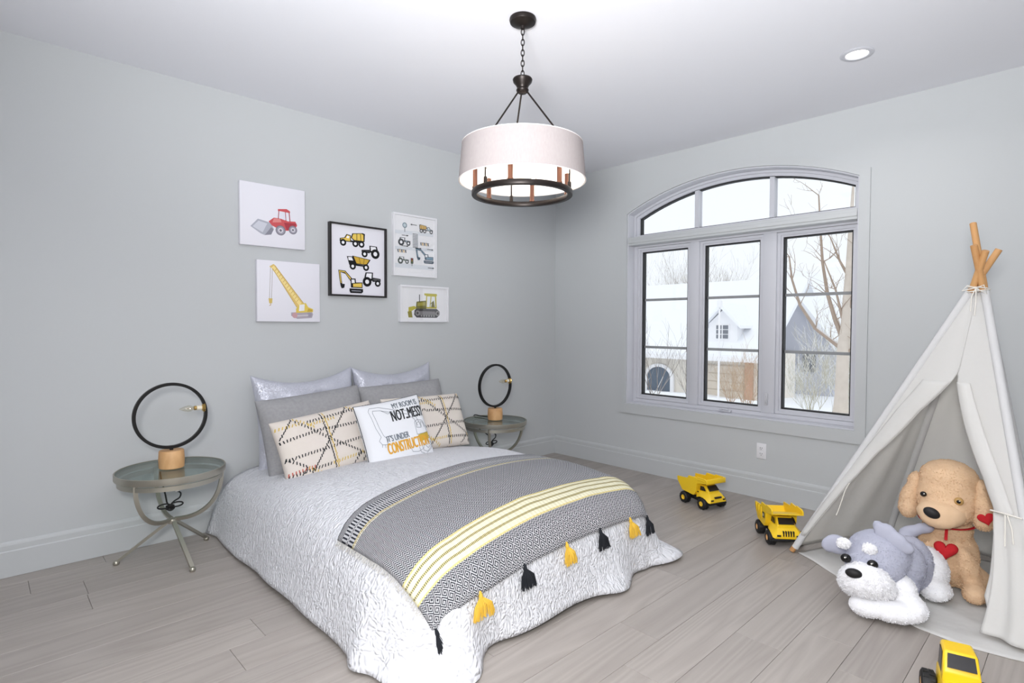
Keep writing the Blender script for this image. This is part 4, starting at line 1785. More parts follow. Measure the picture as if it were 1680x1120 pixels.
# ------------------------------------------------------------------ play tent
FLp, FRp, BRp, BLp = Vector((2.62, -.89, 0)), Vector((3.705, -1.31, 0)), Vector((3.63, -.24, 0)), Vector((2.93, -.20, 0))
APX = Vector((3.405, -.80, 1.50))                 # the poles cross here
tent = thing('teepee_tent', (3.4, -.8, 0), 0, 'white canvas teepee play tent with wooden poles beside the window', 'tent')
PINE = wood_mat('pole_pine', (214, 166, 112), (190, 138, 86), .6, 2, ring=8, stretch=.2)
CANVAS = mat('tent_canvas', (248, 248, 247), .9, spec=.15, bump=(14, .25, .02), coord='Object')
SLEEVE = mat('sleeve_canvas', (212, 212, 213), .9, spec=.15, bump=(14, .25, .02))
_nt = CANVAS.node_tree                               # thin cotton lets some light through
_tl = _nt.nodes.new('ShaderNodeBsdfTranslucent')
_tl.inputs[0].default_value = lin((240, 238, 234))
_mx = _nt.nodes.new('ShaderNodeMixShader')
_mx.inputs[0].default_value = .45
_nt.links.new(_nt.nodes['Principled BSDF'].outputs[0], _mx.inputs[1])
_nt.links.new(_tl.outputs[0], _mx.inputs[2])
_nt.links.new(_mx.outputs[0], _nt.nodes['Material Output'].inputs[0])
HT = 1.455                                        # height of the canvas top


def pole_line(base, turn):
    """each pole passes beside the crossing point and sticks out above it"""
    off = Vector((math.cos(turn), math.sin(turn), 0)) * .018
    cr_ = APX + off
    d = (cr_ - base).normalized()
    return base, cr_, d


poles = []
for b_, tn, ln_ in ((FLp, 2.2, 1.86), (FRp, .6, 1.93), (BRp, -.9, 1.80), (BLp, -2.4, 1.84)):
    b0, c0, d = pole_line(b_, tn)
    poles.append((b0, c0, d))
    L_ = ln_
    p0 = b0 + d * .012
    p0.z = max(p0.z, .012)
    po = MB().tube([b0 + Vector((0, 0, .008)), b0 + d * (L_ * .5), b0 + d * L_], .0145, 14).build('pole', PINE, tent, world=True)
    MB().tube([b0 + d * .035, b0 + d * (HT * .5 / d.z), b0 + d * (HT / d.z)], [.0180, .0178, .0175], 14).build('pole_sleeve', SLEEVE, tent, world=True)


def edge(i, h, off=.0165):
    """point on the outer side of pole i at canvas height h (0..1)"""
    b0, c0, d = poles[i]
    t = (HT * h + .03 * (1 - h)) / d.z
    p = b0 + d * t
    ctr = Vector((APX.x, APX.y, p.z))
    o_ = (p - ctr)
    o_.z = 0
    o_ = o_.normalized() * off if o_.length > 1e-4 else Vector((0, 0, 0))
    return p + o_


def panel(i, j, s0, s1, h0=0.0, h1=1.0, fold=.02, seed=0, nu=26, nv=44, lift=0.0, name='panel', sfun=None, bulge=.03):
    A = (poles[j][0] - poles[i][0])
    nrm = Vector((A.y, -A.x, 0)).normalized()
    mid = (poles[i][0] + poles[j][0]) / 2 - Vector((APX.x, APX.y, 0))
    if nrm.dot(mid) < 0:
        nrm = -nrm

    def P(u, v):
        h = h0 + (h1 - h0) * v
        a, b = (s0, s1)
        if sfun:
            a, b = sfun(h)
        s = a + (b - a) * u
        L_, R_ = edge(i, h), edge(j, h)
        p = L_ + (R_ - L_) * s
        env = math.sin(PI * min(max(s, 0), 1)) ** .8
        wv = math.sin(s * 17 + seed * 2 + h * 2.0) * .6 + noise.noise(Vector((s * 5 + seed, h * 1.8, seed * 3.3)))
        d = -bulge * env * math.sin(PI * min(1, h + .05)) + fold * wv * env * (1 - h) ** .5 + lift
        return p + nrm * d
    g = MB()
    g.grid(P, nu, nv)
    o = g.build(name, CANVAS, tent, smooth=180, world=True)
    sd_ = o.modifiers.new('cloth', 'SOLIDIFY')
    sd_.thickness = .003
    return o, P


panel(3, 0, 0, 1, fold=.015, seed=1, name='side_panel')
panel(1, 2, 0, 1, fold=.015, seed=2, name='side_panel')
panel(2, 3, 0, 1, fold=.022, seed=3, name='back_panel')


def ip(tab, h):
    for (a, b), (c, d) in zip(tab[:-1], tab[1:]):
        if h <= c:
            t = (h - a) / (c - a)
            return b + (d - b) * t
    return tab[-1][1]


OPL = [(0, .015), (.05, .03), (.16, .05), (.29, .08), (.42, .14), (.59, .30), (.72, .52), (.74, .54), (1, .54)]
OPR = [(0, .84), (.09, .81), (.15, .83), (.24, .845), (.34, .86), (.42, .81), (.50, .74), (.62, .63), (.72, .535), (.74, .54), (1, .54)]
panel(0, 1, 0, 1, fold=.006, bulge=.004, seed=4, name='front_flap', sfun=lambda h: (0, ip(OPL, h)))
panel(0, 1, 0, 1, fold=.006, bulge=.004, seed=5, name='front_flap', sfun=lambda h: (ip(OPR, h), 1.0))
# the flap folded outwards along the left edge of the opening


def fold_pts(u, v):
    h = .06 + .64 * v
    L_, R_ = edge(0, h), edge(1, h)
    s1 = ip(OPL, h)
    s0 = s1 * (.15 + .25 * v)
    s = s1 + (s0 - s1) * u
    p = L_ + (R_ - L_) * s
    return p + Vector((-.36, -.93, .1)) * (.006 + .010 * math.sin(u * PI) + .004 * math.sin(v * 9))


g = MB()
g.grid(fold_pts, 10, 40)
o = g.build('folded_flap', CANVAS, tent, smooth=180, world=True)
sd_ = o.modifiers.new('cloth', 'SOLIDIFY')
sd_.thickness = .003


def foldr(u, v):
    h = .33 + .37 * v
    L_, R_ = edge(0, h), edge(1, h)
    s0 = ip(OPR, h)
    s = s0 + (1.02 - s0) * u * (.55 - .25 * v)
    p = L_ + (R_ - L_) * s
    return p + Vector((-.36, -.93, .1)) * (.006 + .012 * math.sin(u * PI))


g = MB()
g.grid(foldr, 10, 40)
o = g.build('folded_flap', CANVAS, tent, smooth=180, world=True)
sd_ = o.modifiers.new('cloth', 'SOLIDIFY')
sd_.thickness = .003
# loose skirt of the right flap, hanging from the tie down to the mat


def skirt(u, v):
    h = .33 * (1 - v)
    L_, R_ = edge(0, h), edge(1, h)
    s0 = .86 - .05 * v + .02 * math.sin(v * 3)
    s = s0 + (1.02 - s0) * u
    p = L_ + (R_ - L_) * s
    return p + Vector((-.36, -.93, 0)) * (.008 + (.016 + .012 * math.sin(u * 15 + 1)) * v ** .6 * (1 - u * .6))


g = MB()
g.grid(skirt, 22, 30)
o = g.build('gathered_flap', CANVAS, tent, smooth=180, world=True)
sd_ = o.modifiers.new('cloth', 'SOLIDIFY')
sd_.thickness = .003
# floor mat: canvas floor that bulges out in front
MATL = [FLp + Vector((.03, .01, 0)), Vector((2.80, -.985, 0)), Vector((2.96, -1.10, 0)), Vector((3.12, -1.235, 0)), Vector((3.29, -1.355, 0)), Vector((3.46, -1.385, 0)), Vector((3.60, -1.36, 0)), FRp + Vector((-.01, -.02, 0))]


def matf(u, v):
    t = u * (len(MATL) - 1)
    i = min(int(t), len(MATL) - 2)
    f = MATL[i] + (MATL[i + 1] - MATL[i]) * (t - i)
    b = BLp + (BRp - BLp) * u
    b = b + (Vector((APX.x, APX.y, 0)) - b) * .06
    p = f + (b - f) * v
    z = .006 + .010 * max(0, noise.noise(Vector((p.x * 6, p.y * 9, 1.0)))) + .008 * max(0, math.sin(p.x * 14 + p.y * 30)) * math.sin(PI * v) ** .5 * .6
    return Vector((p.x, p.y, z))


g = MB()
g.grid(matf, 60, 44)
o = g.build('floor_mat', CANVAS, tent, smooth=180, world=True)
sd_ = o.modifiers.new('cloth', 'SOLIDIFY')
sd_.thickness = .004
sd_.offset = -1
# tie cords
STR = mat('white_string', (232, 228, 220), .8)
c0 = APX + Vector((-.03, -.03, -.03))
g = MB()
pts = [APX + Vector((.042 * math.cos(a), .042 * math.sin(a), -.035 + .012 * math.sin(a * .5))) for a in [k * .5 for k in range(26)]]
g.tube(pts, .0028, 6)
fr_ = APX + Vector((-.005, -.046, -.03))
g.tube([fr_, fr_ + Vector((-.03, -.012, .012)), fr_ + Vector((-.05, -.012, -.012)), fr_ + Vector((0, -.012, 0))], .0026, 6)
g.tube([fr_, fr_ + Vector((.03, -.012, .012)), fr_ + Vector((.042, -.012, -.03)), fr_ + Vector((.004, -.014, -.004))], .0026, 6)
g.tube([fr_, fr_ + Vector((-.012, -.02, -.04)), fr_ + Vector((-.014, -.03, -.11))], .0026, 6)
g.tube([fr_, fr_ + Vector((.004, -.02, -.05)), fr_ + Vector((.002, -.034, -.13))], .0026, 6)
g.build('top_cord', STR, tent, world=True)


def fpt(h, s, out=.02):
    p = edge(0, h) + (edge(1, h) - edge(0, h)) * s
    return p + Vector((-.36, -.93, 0)) * out


g = MB()
g.tube([fpt(.335, .855, .02), fpt(.338, .90, .034), fpt(.337, .96, .034), fpt(.335, 1.0, .03)], .0035, 6)
g.tube([fpt(.335, .93, .036), fpt(.30, .925, .038), fpt(.25, .915, .036)], .003, 6)
g.tube([fpt(.335, .94, .036), fpt(.30, .955, .04), fpt(.262, .95, .036)], .003, 6)
g.build('flap_tie', STR, tent, world=True)
g = MB()
g.tube([fpt(.30, .09, .012), fpt(.27, .092, .012), fpt(.19, .12, .012), fpt(.175, .122, .012)], .0028, 6)
g.build('loose_tie', STR, tent, world=True)

# ------------------------------------------------------------------ plush dogs


def blob(name, parts, voxel, mt, parent=None, smooth_it=5, amp=0.0, fs_=60.0, seed=0):
    """parts: (centre, radii, rotation euler) ellipsoids fused into one soft body"""
    m = MB()
    for c, r, *e in parts:
        M = None
        if e:
            from mathutils import Euler
            M = Euler(e[0]).to_matrix()
        m.sphere(c, r, n=24, m=14, M=M)
    me = m.mesh('tmp', 180)
    ob = bpy.data.objects.new('tmp', me)
    COL.objects.link(ob)
    rm = ob.modifiers.new('r', 'REMESH')
    rm.mode = 'VOXEL'
    rm.voxel_size = voxel
    sm = ob.modifiers.new('s', 'SMOOTH')
    sm.factor = .5
    sm.iterations = smooth_it
    dg = bpy.context.evaluated_depsgraph_get()
    dg.update()
    me2 = bpy.data.meshes.new_from_object(ob.evaluated_get(dg))
    bpy.data.objects.remove(ob)
    if amp:
        nr = [v.normal.copy() for v in me2.vertices]
        for v, n_ in zip(me2.vertices, nr):
            v.co += n_ * amp * (noise.noise(v.co * fs_ + Vector((seed, 0, 0))) + .5 * noise.noise(v.co * fs_ * 2.3))
    me2.name = name
    me2.materials.clear()
    me2.materials.append(mt)
    me2.shade_smooth()
    o = bpy.data.objects.new(name, me2)
    COL.objects.link(o)
    o.parent = parent
    return o


def fur(o, n_, length, mt, seed, width=.0036, lay=1.2):
    """short pile: little tufts standing on the plush surface, uncountable"""
    random.seed(seed)
    me = o.data
    ps = list(me.polygons)
    wts = []
    acc = 0
    for p in ps:
        acc += p.area
        wts.append(acc)
    import bisect
    g = MB()
    for k in range(n_):
        p = ps[min(bisect.bisect(wts, random.random() * acc), len(ps) - 1)]
        vs_ = [me.vertices[i].co for i in p.vertices]
        a, b = random.random(), random.random()
        c = vs_[0].lerp(vs_[1], a).lerp(vs_[3].lerp(vs_[2], a) if len(vs_) > 3 else vs_[2], b)
        nr = p.normal
        sd2 = Vector((random.uniform(-1, 1), random.uniform(-1, 1), random.uniform(-1, 1)))
        tg = (sd2 - nr * sd2.dot(nr))
        if tg.length < .05:
            continue
        tg.normalize()
        bi = nr.cross(tg)
        tip = c + (nr * .45 + tg * lay * random.uniform(.3, 1.2) + Vector((0, 0, -.35))).normalized() * length * random.uniform(.6, 1.1)
        g.v += [tuple(c - bi * width - nr * .001), tuple(c + bi * width - nr * .001), tuple(tip)]
        i0 = len(g.v) - 3
        g.f.append((i0, i0 + 1, i0 + 2))
        g.m.append(0)
    me2 = bpy.data.meshes.new('fur_pile')
    me2.from_pydata(g.v, [], g.f)
    me2.materials.append(mt)
    f = bpy.data.objects.new('fur_pile', me2)
    COL.objects.link(f)
    f.parent = o if o.parent is None or o.parent.parent is None else o.parent
    tag(f, kind='stuff')
    return f


BEIGE = mat('beige_plush', (234, 202, 168), .95, spec=.1, sheen=.3, bump=(160, .3, .003), var=(26, (224, 190, 154)))
PGREY = mat('grey_plush', (188, 190, 205), .95, spec=.1, sheen=.3, bump=(200, .3, .002), var=(20, (176, 178, 195)))
PWHITE = mat('white_plush', (246, 246, 249), .95, spec=.1, sheen=.2, bump=(150, .3, .003))
BLKNOSE = mat('black_plush_nose', (20, 18, 20), .6)
EYEB = mat('black_eye', (14, 12, 12), .12)
EYEA = mat('amber_eye', (188, 150, 92), .15)
EYEGLINT = mat('eye_glint', (240, 236, 228), .3)  # pale colour of the highlights painted onto the eyes
REDF = mat('red_felt', (190, 24, 34), .85, sheen=.3, bump=(220, .4, .002))


def heart_pts(n=36):
    pts = []
    for k in range(n):
        t = 2 * PI * k / n
        x = 16 * math.sin(t) ** 3
        y = 13 * math.cos(t) - 5 * math.cos(2 * t) - 2 * math.cos(3 * t) - math.cos(4 * t)
        pts.append((x / 17, y / 17))
    return pts


def heart(name, size, thick, M, parent):
    """padded heart in its local x-z plane"""
    hp_ = heart_pts()
    m = MB()
    rings = [(1.0, 0), (.93, .45), (.75, .78), (.45, .95)]
    vs_, fs = [], []
    n = len(hp_)
    seq = [(s, -d) for s, d in reversed(rings)] + rings[1:]
    for s, d in seq:
        for a, b in hp_:
            vs_.append(M @ Vector((a * s * size, d * thick, (b * s + .05 * (1 - s)) * size)))
    for j in range(len(seq) - 1):
        for i in range(n):
            k = (i + 1) % n
            fs.append((j * n + i, j * n + k, j * n + n + k, j * n + n + i))
    fs.append(tuple(range(n - 1, -1, -1)))
    fs.append(tuple((len(seq) - 1) * n + i for i in range(n)))
    return m.add(vs_, fs).build(name, REDF, parent, smooth=180)


# beige dog, sitting; local -y looks at the camera
bd = thing('plush_dog', (3.312, -.81, .012), R(4), 'beige plush puppy with red hearts sitting upright inside the tent', 'plush toy')
body = blob('body', [((0, .02, .16), (.125, .115, .16)), ((0, .0, .30), (.10, .09, .10)), ((0, -.02, .45), (.132, .128, .140)),
                     ((0, -.02, .54), (.118, .110, .090)), ((0, -.095, .405), (.105, .085, .070)),
                     ((-.085, -.060, .13), (.045, .050, .11), (.25, .25, 0)), ((.085, -.060, .13), (.045, .050, .11), (.25, -.25, 0)),
                     ((-.120, -.115, .045), (.050, .075, .045)), ((.115, -.115, .045), (.050, .075, .045)),
                     ((-.10, .02, .06), (.075, .085, .06)), ((.10, .02, .06), (.075, .085, .06))], .011, BEIGE, bd, 4, .003, 45)
fur(body, 26000, .007, BEIGE, 3)
muz = blob('muzzle', [((-.015, -.135, .392), (.098, .070, .062)), ((-.02, -.165, .372), (.075, .045, .045))], .010, BEIGE, bd, 3, .002, 60)
for s, cs in ((-1, ((-.130, -.010, .49), (-.150, -.025, .42), (-.154, -.030, .372))), (1, ((.122, -.030, .50), (.136, -.058, .43), (.138, -.070, .385)))):
    e = blob('ear', [(cs[0], (.035, .050, .060)), (cs[1], (.042, .058, .080), (0, -s * .18, 0)), (cs[2], (.045, .058, .055))], .010, BEIGE, bd, 3, .002, 50)
    fur(e, 2500, .008, BEIGE, 20 + s)
nz = MB()
nz.sphere((-.045, -.205, .405), (.034, .016, .024), n=20, m=12, M=Matrix.Rotation(R(22), 3, 'Y'))
nz.build('nose', BLKNOSE, bd, smooth=180)
for s, (ex, ey, ez) in ((-1, (-.085, -.134, .470)), (1, (.050, -.146, .466))):
    e = MB().sphere((ex, ey, ez), (.0185, .012, .0185) if s > 0 else (.0135, .010, .0125), n=18, m=10).build('eye', EYEA if s > 0 else EYEB, bd, smooth=180)
    MB().sphere((ex, ey - .007, ez), (.010, .007, .010) if s > 0 else (.007, .005, .007), n=14, m=8).build('pupil', EYEB, e, smooth=180)
    MB().sphere((ex + .004, ey - .0132, ez + .005), (.0026, .0018, .0026), n=8, m=6).build('glint', EYEGLINT, e, smooth=180)  # pale bead stands in for a light reflection in the eye
rb = MB()
rb.tube([(.115 * math.sin(a), -.105 * math.cos(a) + .0, .338 - .02 * math.cos(a)) for a in [2 * PI * k / 40 for k in range(40)]], .005, closed=True, flat=(.012, .004))
rb.tube([(.005, -.108, .320), (.005, -.130, .295), (.005, -.136, .270)], .004, flat=(.012, .004))
rb.build('red_ribbon', REDF, bd)
heart('heart_pendant', .050, .018, Matrix.Translation((.006, -.142, .225)) @ Matrix.Rotation(R(-10), 4, 'X'), bd)
heart('heart_patch', .034, .006, Matrix.Translation((.148, -.137, .405)) @ Matrix.Rotation(R(12), 4, 'Z') @ Matrix.Rotation(R(-18), 4, 'Y'), bd)

# grey and white dog, lying with its chin on its paws; local -y looks at the camera
hd = thing('plush_dog', (3.15, -1.27, .012), R(12.5), 'grey and white plush husky lying with its chin down at the tent mouth', 'plush toy')
body = blob('body', [((-.02, .03, .225), (.128, .115, .112)), ((-.035, -.03, .195), (.118, .085, .090)), ((.06, .10, .175), (.105, .11, .115)), ((.10, .19, .155), (.10, .10, .13)), ((.04, .06, .10), (.10, .09, .09))], .011, PGREY, hd, 4, .002, 50)
fur(body, 10000, .007, PGREY, 5)
rump = blob('hindquarters', [((.165, .255, .120), (.095, .105, .112)), ((.20, .22, .05), (.07, .10, .045)), ((.12, .30, .06), (.06, .08, .05))], .011, PWHITE, hd, 4, .003, 45)
fur(rump, 4000, .009, PWHITE, 6)
tl = blob('tail', [((.11, .33, .27), (.055, .03, .028), (0, -.35, 0)), ((.16, .33, .295), (.045, .026, .026), (0, -.2, 0)), ((.09, .32, .22), (.04, .035, .05))], .008, PGREY, hd, 3)
mz = blob('muzzle', [((-.065, -.120, .150), (.104, .078, .074)), ((-.115, -.115, .135), (.058, .055, .056)), ((-.010, -.115, .130), (.062, .055, .056)), ((-.065, -.085, .105), (.105, .07, .055))], .010, PWHITE, hd, 3, .005, 70, 3)
fur(mz, 7000, .010, PWHITE, 7)
pw_ = blob('front_paws', [((.035, -.130, .046), (.115, .066, .045), (0, 0, .15)), ((-.06, -.140, .042), (.070, .058, .042), (0, 0, -.1)), ((.11, -.075, .055), (.055, .08, .050), (0, 0, .2)), ((.065, -.03, .10), (.065, .07, .075))], .010, PWHITE, hd, 3, .002, 50)
fur(pw_, 3500, .007, PWHITE, 8)
ea = blob('ear', [((-.185, .03, .235), (.060, .024, .046), (0, .35, .3)), ((-.215, .025, .228), (.040, .020, .036), (0, .5, .3))], .008, PGREY, hd, 3)
eb = blob('ear', [((.005, .0, .335), (.046, .024, .050), (0, .3, -.2)), ((.045, -.012, .312), (.052, .024, .044), (0, .6, -.2)), ((-.022, .006, .362), (.024, .016, .030), (0, -.4, 0)), ((.080, -.016, .292), (.034, .020, .028))], .008, PGREY, hd, 3)
nz = MB().sphere((-.108, -.180, .192), (.033, .018, .021), n=20, m=12).build('nose', BLKNOSE, hd, smooth=180)
for ex, ey in ((-.142, -.100), (-.040, -.113)):
    e = MB().sphere((ex, ey, .224), (.022, .016, .020), n=16, m=10).build('eye', EYEB, hd, smooth=180)
    MB().sphere((ex - .004, ey - .0150, .231), (.0035, .0025, .0035), n=8, m=6).build('glint', EYEGLINT, e, smooth=180)  # painted highlight, a pale bead set on the eye
    br = blob('brow_spot', [((ex - .012, ey + .034, .280), (.030, .018, .025))], .006, PWHITE, hd, 2, .004, 120)
    fur(br, 500, .008, PWHITE, 31)

# pale fluffy bundle standing behind the tent at the picture edge
wt = blob('fluffy_bundle', [((0, 0, .14), (.15, .075, .14)), ((-.02, .0, .30), (.13, .075, .14)), ((.02, .0, .42), (.11, .07, .10)), ((-.05, -.0, .46), (.07, .06, .07))], .012, PWHITE, None, 3, .008, 30)
wt.location = (3.62, -.108, 0)
fur(wt, 6000, .014, PWHITE, 9)
tag(wt, 'pale fluffy bundle behind the tent at the right edge of the picture', 'blanket')
# ------------------------------------------------------------------ the snowy street outside


def snowy(name, col, col2, lo=.15, hi=.6):
    """surface with snow lying on whatever faces up"""
    m = bpy.data.materials.new(name)
    nt, N, L, b = nodes(m)
    b.inputs['Roughness'].default_value = .9
    gm = N.new('ShaderNodeNewGeometry')
    sx = N.new('ShaderNodeSeparateXYZ')
    L.new(gm.outputs['Normal'], sx.inputs[0])
    mr = N.new('ShaderNodeMapRange')
    mr.inputs[1].default_value = lo
    mr.inputs[2].default_value = hi
    L.new(sx.outputs[2], mr.inputs[0])
    tc = N.new('ShaderNodeTexCoord')
    n = N.new('ShaderNodeTexNoise')
    n.inputs['Scale'].default_value = 6
    L.new(tc.outputs['Object'], n.inputs['Vector'])
    c = N.new('ShaderNodeMix')
    c.data_type = 'RGBA'
    c.inputs[6].default_value = lin(col)
    c.inputs[7].default_value = lin(col2)
    L.new(n.outputs['Fac'], c.inputs[0])
    mx = N.new('ShaderNodeMix')
    mx.data_type = 'RGBA'
    mx.inputs[7].default_value = lin((246, 248, 252))
    L.new(mr.outputs[0], mx.inputs[0])
    L.new(c.outputs[2], mx.inputs[6])
    L.new(mx.outputs[2], b.inputs['Base Color'])
    return m


SNOW = mat('snow', (246, 248, 252), .9, spec=.2, bump=(3, .3, .05))
BGTW = snowy('far_twigs', (158, 146, 136), (132, 122, 114), .6, 1.0)
BARK = snowy('maple_bark', (222, 212, 200), (200, 188, 176), .2, .7)
LIMB = snowy('maple_limb', (182, 164, 148), (156, 138, 124), .45, .9)
TWIG = snowy('dark_twigs', (150, 138, 128), (126, 116, 110), .15, .6)
REDTW = snowy('tan_twigs', (206, 184, 160), (182, 156, 130), .4, .9)
FIR = snowy('fir_needles', (206, 200, 178), (184, 178, 156), -.1, .4)


def gz(y):
    tab = [(0, -.75), (8, -.72), (10, -.84), (12, -1.08), (16, -1.58), (20, -1.98), (24, -2.38), (34, -2.9), (120, -3.2)]
    for (a, b), (c, d) in zip(tab[:-1], tab[1:]):
        if y <= c:
            return b + (d - b) * (y - a) / (c - a)
    return -3.2


g = MB()
g.grid(lambda u, v: (-60 + 80 * u, .3 + 100 * v * v, gz(.3 + 100 * v * v) + .10 * noise.noise(Vector((u * 40, v * 30, 0))) * min(1, v * 8)), 60, 60)
tag(g.build('snow_ground', SNOW, smooth=180), kind='structure')

# house across the street
hs = thing('house', (-12, 26, gz(24)), 0, 'pale house with snow-covered roof and small gabled dormer seen through the window', 'house')
SID = mat('house_siding', (232, 226, 216), .9)
TAN = mat('garage_tan', (214, 204, 190), .9)
HWHITE = mat('house_trim', (244, 244, 246), .8)
HBRICK = mat('house_brick', (204, 168, 144), .9, var=(8, (190, 150, 126)))
HGLASS = mat('house_glass', (120, 124, 132), .2)
HDARK = mat('arched_door_blue', (96, 108, 122), .5)
zg = gz(24) - .6
MB().box(-21, -7.6, 24, 28, zg, -.05).build('wall', SID, hs, smooth=None, world=True)
r = MB()
r.prism([(23.3, -.40), (28.8, 3.75), (29.6, 3.0), (29.7, 3.3), (28.8, 4.05), (23.3, -.14)], -21.4, -7.2, lambda a, b, h: (h, a, b))
r.build('snow_roof', SNOW, hs, smooth=None, world=True)
MB().box(-21.4, -7.2, 23.22, 23.32, -.48, -.24).build('gutter', HWHITE, hs, smooth=None, world=True)
gd = MB().box(-10.9, -8.55, 23.93, 23.99, zg, -.70).build('garage_door', TAN, hs, smooth=None, world=True)
for k in range(5):
    MB().box(-10.85, -8.6, 23.90, 23.93, -2.85 + k * .43, -2.85 + k * .43 + .39, bev=.02).build('panel', TAN, gd, smooth=None, world=True)
MB().box(-8.55, -8.15, 23.85, 23.99, zg, -.45).build('brick_pier', HBRICK, hs, smooth=None, world=True)
pts = [(-14.25, zg), (-12.75, zg)] + [(-13.5 + .75 * math.cos(PI * k / 12), -1.62 + .62 * math.sin(PI * k / 12)) for k in range(13)]
MB().prism(pts, 23.9, 23.99, lambda a, b, h: (a, h, b)).build('arched_door', HDARK, hs, smooth=None, world=True)
pc = [(-14.45, zg), (-12.55, zg)] + [(-13.5 + .95 * math.cos(PI * k / 12), -1.62 + .80 * math.sin(PI * k / 12)) for k in range(13)]
MB().ring(pts, pc, 23.82, 23.98, lambda a, b, h: (a, h, b)).build('arch_surround', HWHITE, hs, smooth=None, world=True)
# dormer
dx0, dx1, dm = -10.62, -9.08, -9.85
d = MB()
d.prism([(dx0, -.2), (dx1, -.2), (dx1, 1.45), (dm, 2.18), (dx0, 1.45)], 24.1, 28.4, lambda a, b, h: (a, h, b))
d.build('dormer_wall', HWHITE, hs, smooth=None, world=True)
d = MB()
d.prism([(dx0 - .32, 1.20), (dm, 2.28), (dx1 + .32, 1.20), (dx1 + .32, 1.36), (dm, 2.52), (dx0 - .32, 1.36)], 23.75, 28.4, lambda a, b, h: (a, h, b))
d.build('dormer_roof', SNOW, hs, smooth=None, world=True)
wo_ = MB().box(-10.22, -9.48, 24.04, 24.1, .62, 1.42).build('dormer_window', HWHITE, hs, smooth=None, world=True)
for i in range(2):
    for j in range(3):
        MB().box(-10.17 + i * .36, -9.89 + i * .36, 24.02, 24.04, .67 + j * .245, .87 + j * .245).build('window_pane', HGLASS, wo_, smooth=None, world=True)

# grey gabled house behind the maple
h2 = thing('house', (-10.5, 34, gz(34)), 0, 'grey gabled house behind the bare maple tree', 'house')
GREYS = mat('grey_siding', (198, 200, 210), .9)
MB().prism([(-13.8, -3.6), (-6.9, -3.6), (-6.9, .2), (-10.3, 4.6), (-13.8, .2)], 32, 40, lambda a, b, h: (a, h, b)).build('wall', GREYS, h2, smooth=None, world=True)
MB().prism([(-6.5, -.35), (-10.3, 4.75), (-10.3, 5.15), (-6.3, -.2)], 31.6, 40, lambda a, b, h: (a, h, b)).build('snow_roof', SNOW, h2, smooth=None, world=True)
MB().prism([(-14.2, -.35), (-10.3, 4.75), (-10.3, 5.15), (-14.4, -.2)], 31.6, 40, lambda a, b, h: (a, h, b)).build('snow_roof', SNOW, h2, smooth=None, world=True)
for x_ in (-9.4, -8.2):
    MB().box(x_ - .35, x_ + .35, 31.9, 31.99, -1.4, -.2).build('window_pane', HGLASS, h2, smooth=None, world=True)

# white lamp post
lp = thing('lamp_post', (-4.13, 12, gz(12)), 0, 'thin white lamp post in front of the dormer house', 'lamp post')
MB().lathe([(.055, 0), (.05, .15), (.03, .2), (.027, 2.9), (.001, 2.95)], n=12).build('post', HWHITE, lp)
MB().lathe([(.03, 2.93), (.07, 2.96), (.08, 3.12), (.045, 3.19), (.001, 3.22)], n=12).build('lantern', HWHITE, lp)


def grow(m, p, d, L_, r, lev, rnd, spread=.6, up_=.25, n=3, seg=4, droop=0.0):
    """recursive branch: tapered crooked tube with side shoots"""
    pts, rs = [p.copy()], [r]
    q = p.copy()
    dd = d.copy()
    kids = []
    for i in range(seg):
        dd = (dd + Vector((rnd.uniform(-1, 1), rnd.uniform(-1, 1), rnd.uniform(-1, 1))) * .22 + Vector((0, 0, up_ * .2 - droop * .3))).normalized()
        q = q + dd * (L_ / seg)
        pts.append(q.copy())
        rs.append(max(r * (1 - .75 * (i + 1) / seg), .003))
        if lev > 0 and i >= 0:
            kids.append((q.copy(), dd.copy(), rs[-1]))
    m.tube(pts, rs, 5 if r > .02 else 3)
    if lev > 0:
        for k in range(n):
            a, b, c = kids[rnd.randrange(len(kids))]
            e = Vector((rnd.uniform(-1, 1), rnd.uniform(-1, 1), rnd.uniform(-.3, 1) - droop)).normalized()
            nd = (b * (1 - spread) + e * spread + Vector((0, 0, up_))).normalized()
            grow(m, a, nd, L_ * rnd.uniform(.45, .75), max(c * .7, .004), lev - 1, rnd, spread, up_, n, seg, droop)


def shrub(name, x, y, hgt, stems, mt, label, group, seed, spread=.5, lev=2, r=.02, n=3, lean=.35, z=None, up_=.3):
    rnd = random.Random(seed)
    o = thing(name, (x, y, (gz(y) if z is None else z) - .05), 0, label, 'shrub' if hgt < 4 else 'tree', group)
    m = MB()
    for k in range(stems):
        a = rnd.uniform(0, 2 * PI)
        d = Vector((math.cos(a) * lean * rnd.random(), math.sin(a) * lean * rnd.random(), 1)).normalized()
        grow(m, Vector((rnd.uniform(-.3, .3) * hgt * .3, rnd.uniform(-.3, .3) * hgt * .3, 0)), d, hgt * rnd.uniform(.6, .9), r, lev, rnd, spread, up_, n)
    m.build('branches', mt, o, smooth=None)
    return o


# big maple close to the window: trunk and main limbs
YM = 11.0
mp = thing('maple_tree', (-.50, YM, gz(YM) - .05), 0, 'bare maple tree with thick pale trunk right outside the window', 'tree')
m = MB()
rnd = random.Random(12)
z0m = gz(YM) - .05


def W(px_, pz):
    """limb point in metres relative to the trunk foot"""
    return Vector((px_, 0, pz - z0m))


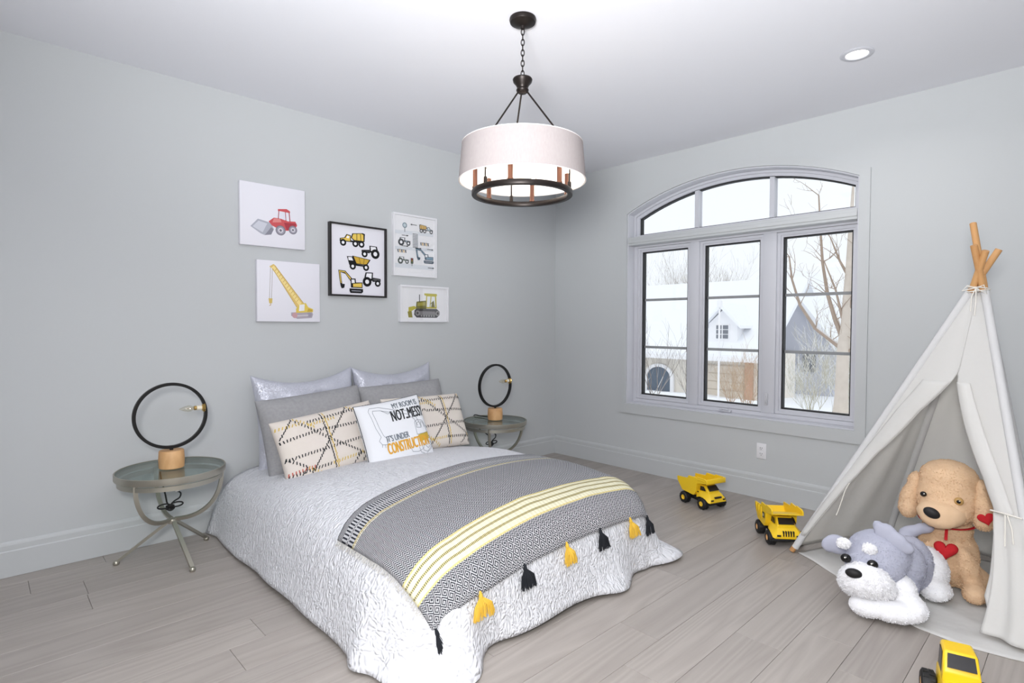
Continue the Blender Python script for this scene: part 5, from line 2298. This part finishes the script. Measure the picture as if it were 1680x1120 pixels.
m.tube([W(-.02, z0m), W(-.01, -.4), W(.0, .3), W(.02, .85), W(.05, 1.25), W(.06, 1.8), W(.10, 2.6), W(.12, 3.6), W(.16, 4.8)], [.19, .150, .140, .138, .110, .095, .08, .055, .025], 12)
m.build('trunk', BARK, mp)
limbs = [[(0, .75), (-.25, .95), (-.62, 1.25), (-1.0, 1.85), (-1.2, 2.5), (-1.28, 3.1)],
         [(.02, .95), (-.18, 1.45), (-.38, 2.1), (-.52, 2.9), (-.60, 3.8), (-.66, 4.6)],
         [(.05, 1.2), (-.05, 1.7), (-.15, 2.2), (-.40, 2.9)],
         [(.06, 1.6), (.3, 2.2), (.45, 3.0), (.55, 3.9)],
         [(.10, 2.5), (-.12, 2.9), (-.36, 3.5)],
         [(.02, .6), (.35, .9), (.8, 1.5), (1.1, 2.4)]]
m = MB()
for k, lb in enumerate(limbs):
    pts = [W(a, b) + Vector((0, .25 * math.sin(k * 2.1) * i / len(lb), 0)) for i, (a, b) in enumerate(lb)]
    n_ = len(pts)
    r_ = .055 if k < 2 else .035
    m.tube(pts, [r_ * (1 - .8 * i / (n_ - 1)) + .006 for i in range(n_)], 7)
    for i in range(1, n_):
        for j in range(2):
            d = Vector((rnd.uniform(-1, 1), rnd.uniform(-.8, .8), rnd.uniform(.0, 1))).normalized()
            grow(m, pts[i].copy(), d, rnd.uniform(.4, .9), .014, 2, rnd, .6, .15, 2)
m.build('branches', LIMB, mp, smooth=None)

grp = 'bare shrubs and trees outside the window'
shrub('bare_shrub', -6.5, 12.2, 2.4, 7, TWIG, 'tall thin-stemmed bare shrub seen through the left pane', grp, 1, lev=2, r=.016, lean=.5, n=3)
shrub('bare_shrub', -5.75, 13.4, 1.5, 10, TWIG, 'low snowy shrub at the foot of the left pane', grp, 7, lev=2, r=.012, lean=.8)
shrub('tan_hedge', -4.55, 15.0, 1.5, 16, REDTW, 'dense tan hedge in front of the brick pier', grp, 2, lev=2, r=.012, lean=.9, n=4)
shrub('tan_hedge', -5.4, 15.6, 1.25, 12, REDTW, 'low tan hedge in front of the garage door', grp, 3, lev=2, r=.012, lean=.9, n=4)
shrub('snowy_shrub', -1.85, 13.0, 1.5, 12, FIR, 'snowy shrub left of the maple trunk', grp, 4, lev=3, r=.016, lean=1.0, n=4)
shrub('snowy_shrub', -1.05, 13.6, 1.9, 14, FIR, 'pale snowy bush directly behind the maple trunk', grp, 5, lev=3, r=.016, lean=1.0, n=4)
shrub('snowy_shrub', -1.5, 14.4, 2.6, 10, FIR, 'tall snowy bush behind the other shrubs near the grey house', grp, 6, lev=3, r=.018, lean=.8, n=4)
shrub('background_tree', -20.5, 38, 7.0, 16, BGTW, 'bare treetop above the snowy roof in the left pane', grp, 8, lev=3, r=.07, lean=.7, n=4)
shrub('background_tree', -18.2, 39, 6.8, 14, BGTW, 'bare treetop above the snowy roof beside the middle pane', grp, 9, lev=3, r=.07, lean=.7, n=4)
shrub('background_tree', -16.6, 38, 6.2, 14, BGTW, 'bare treetop above the dormer in the middle pane', grp, 10, lev=3, r=.07, lean=.7, n=4)
